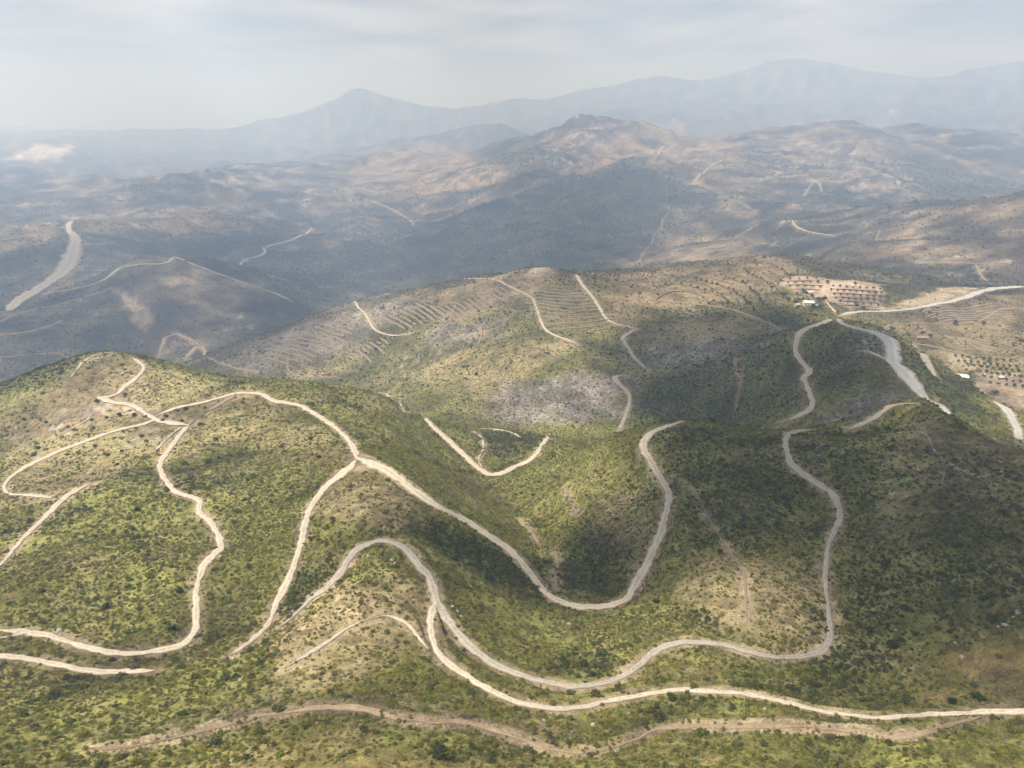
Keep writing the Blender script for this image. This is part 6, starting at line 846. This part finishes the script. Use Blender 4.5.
def house(x, y, w, label, name, wall, roof, dpt, hgt, pitch, rot):
    z = min(float(G.z(x + a, y + b)) for a in (-w / 2, w / 2) for b in (-dpt / 2, dpt / 2))
    o = link(bpy.data.objects.new(name, None)); o.location = (x, y, z); o.rotation_euler.z = rot
    bm = bmesh.new(); box(bm, (0, 0, hgt / 2 - .75), (w, dpt, hgt + 1.5)); wl_ = obj('wall', bm_mesh('wall', bm, wall), o)
    bm = bmesh.new(); e = .45; P_ = [(-w / 2 - e, -dpt / 2 - e, hgt), (w / 2 + e, -dpt / 2 - e, hgt), (w / 2 + e, 0, hgt + pitch), (-w / 2 - e, 0, hgt + pitch), (w / 2 + e, dpt / 2 + e, hgt), (-w / 2 - e, dpt / 2 + e, hgt)]
    lo = [bm.verts.new((a, b, c + .01)) for a, b, c in P_]; hi = [bm.verts.new((a, b, c + .22)) for a, b, c in P_]
    for q in ((0, 1, 2, 3), (3, 2, 4, 5)):
        bm.faces.new([hi[k] for k in q]); bm.faces.new([lo[k] for k in reversed(q)])
    for a, b in ((0, 1), (1, 2), (2, 4), (4, 5), (5, 3), (3, 0)): bm.faces.new((lo[a], lo[b], hi[b], hi[a]))
    obj('roof', bm_mesh('roof', bm, roof), o)
    bm = bmesh.new()                                               # gable fill
    for sx in (-1, 1):
        v = [bm.verts.new((sx * (w / 2 - .01), -dpt / 2, hgt)), bm.verts.new((sx * (w / 2 - .01), dpt / 2, hgt)), bm.verts.new((sx * (w / 2 - .01), 0, hgt + pitch))]; bm.faces.new(v if sx > 0 else v[::-1])
    obj('gable', bm_mesh('gable', bm, wall), o)
    bm = bmesh.new(); box(bm, (0, -dpt / 2 - .02, 1.0), (1.1, .1, 2.0)); obj('door', bm_mesh('door', bm, M_WOOD), o)
    for sx in (-.3, .3):
        bm = bmesh.new(); box(bm, (sx * w, -dpt / 2 - .02, 1.5), (1.1, .08, 1.0)); wi = obj('window', bm_mesh('window', bm, M_GLASS), o)
        bm = bmesh.new(); box(bm, (sx * w, -dpt / 2 - .06, .95), (1.3, .2, .1)); obj('sill', bm_mesh('sill', bm, M_WHITE), wi)
    tag(o, label, 'house' if 'house' in name else name.split('_')[-1])
HS = [('house', M_WHITE, M_TILE, 6, 3.2, 1.3, .2), ('farmhouse', M_WHITE, M_SHEET, 8, 3.6, 1.6, -.15), ('outbuilding', M_WHITE, M_TILE, 4, 2.4, .6, .4), ('shed', M_GREYW, M_GREYW, 4.5, 2.4, .5, -.3), ('barn', M_BROWN, M_BROWN, 5.5, 3.2, 1.2, -.1), ('farm_shed', M_GREYW, M_SHEET, 8, 3.4, .9, -.35), ('hut', M_WHITE, M_TILE, 4, 2.4, .7, .2)]
for (x, y, w, h_, lab), (nm, wa, ro, dp, hg, pi_, rt) in zip(HOUSES, HS): house(x, y, max(w * .8, 4.5), lab, nm, wa, ro, dp, hg, pi_, rt)


# ------------------------------------------------------------------ clouds whose shadows lie on the hills, and the hazy air
def vapour(name, d):
    t = NT(name); pv = t.n('ShaderNodeVolumePrincipled', {'Color': (1, 1, 1, 1), 'Density': d}); t.n('ShaderNodeOutputMaterial', {1: pv.outputs[0]}); return t.m
M_CLOUD = [vapour('dense_cloud_vapour', .042), vapour('thin_cloud_vapour', .010), vapour('middling_cloud_vapour', .012)]
CLOUD_Z = 1050.0
for k, poly in enumerate(SHADE):
    p = np.array(poly, float); s = (CLOUD_Z - p[:, 2]) / SUN.z; c = p[:, :2] + s[:, None] * np.array([[SUN.x, SUN.y]])
    c0 = c.min(0); c1 = c.max(0); fe = max(14.0, (.055 if k in (0, 4) else .10) * min(*(c1 - c0))); m = fe * 1.8; ext = c1 - c0 + 2 * m; nx = 70; ny = max(12, int(70 * ext[1] / ext[0])); ny = min(ny, 110)
    gx, gy = np.meshgrid(np.linspace(c0[0] - m, c1[0] + m, nx), np.linspace(c0[1] - m, c1[1] + m, ny))
    w = patch_weight([tuple(q) for q in c], gx, gy, fe); w[0] = w[-1] = 0; w[:, 0] = w[:, -1] = 0
    th = w * (95 + 30 * fbm(gx, gy, fe * 3, 3, 400 + k)); th = np.where(w > .02, np.maximum(th, 3), 0)
    on = th > 0; vi = np.full(on.shape, -1); nv = on.sum(); vi[on] = np.arange(nv)
    cell = on[:-1, :-1] & on[:-1, 1:] & on[1:, 1:] & on[1:, :-1]; a = np.argwhere(cell)
    q = np.stack([vi[a[:, 0], a[:, 1]], vi[a[:, 0], a[:, 1] + 1], vi[a[:, 0] + 1, a[:, 1] + 1], vi[a[:, 0] + 1, a[:, 1]]], 1)
    top = np.stack([gx[on], gy[on], CLOUD_Z + th[on] * .7], 1); bot = np.stack([gx[on], gy[on], CLOUD_Z - th[on] * .3], 1)
    ed = {}
    for f in q:
        for e in range(4):
            A, B = int(f[e]), int(f[(e + 1) % 4])
            if (B, A) in ed: del ed[(B, A)]
            else: ed[(A, B)] = 1
    side = [(A + nv, B + nv, B, A) for A, B in ed]
    fs = np.vstack([q, q[:, ::-1] + nv] + ([np.array(side)] if side else []))
    tag(obj('cloud', mesh('cloud', np.vstack([top, bot]), fs, M_CLOUD[(0, 1, 2, 1, 0)[k]])), 'thin white cloud drifting above the hills', None, None, 'structure')
t = NT('hazy_air'); pv = t.n('ShaderNodeVolumePrincipled', {'Color': HAZE_COLOUR, 'Absorption Color': (.75, .75, .75, 1), 'Density': HAZE_DENSITY, 'Anisotropy': .28}); t.n('ShaderNodeOutputMaterial', {1: pv.outputs[0]}); M_HAZE = t.m
zb, zt, hw = float(Z.min()) - 5, max(float(Z.max()) + 10, 60), 46000.0
hv = [(x, y, z) for z in (zb, zt) for y in (-hw, hw) for x in (-hw, hw)]
hf = [(0, 2, 3, 1), (4, 5, 7, 6), (0, 1, 5, 4), (2, 6, 7, 3), (0, 4, 6, 2), (1, 3, 7, 5)]
tag(obj('haze', mesh('haze', hv, hf, M_HAZE, False)), 'pale blue haze lying over the whole country', None, None, 'stuff')
print('haze top', zt, 'bottom', zb)
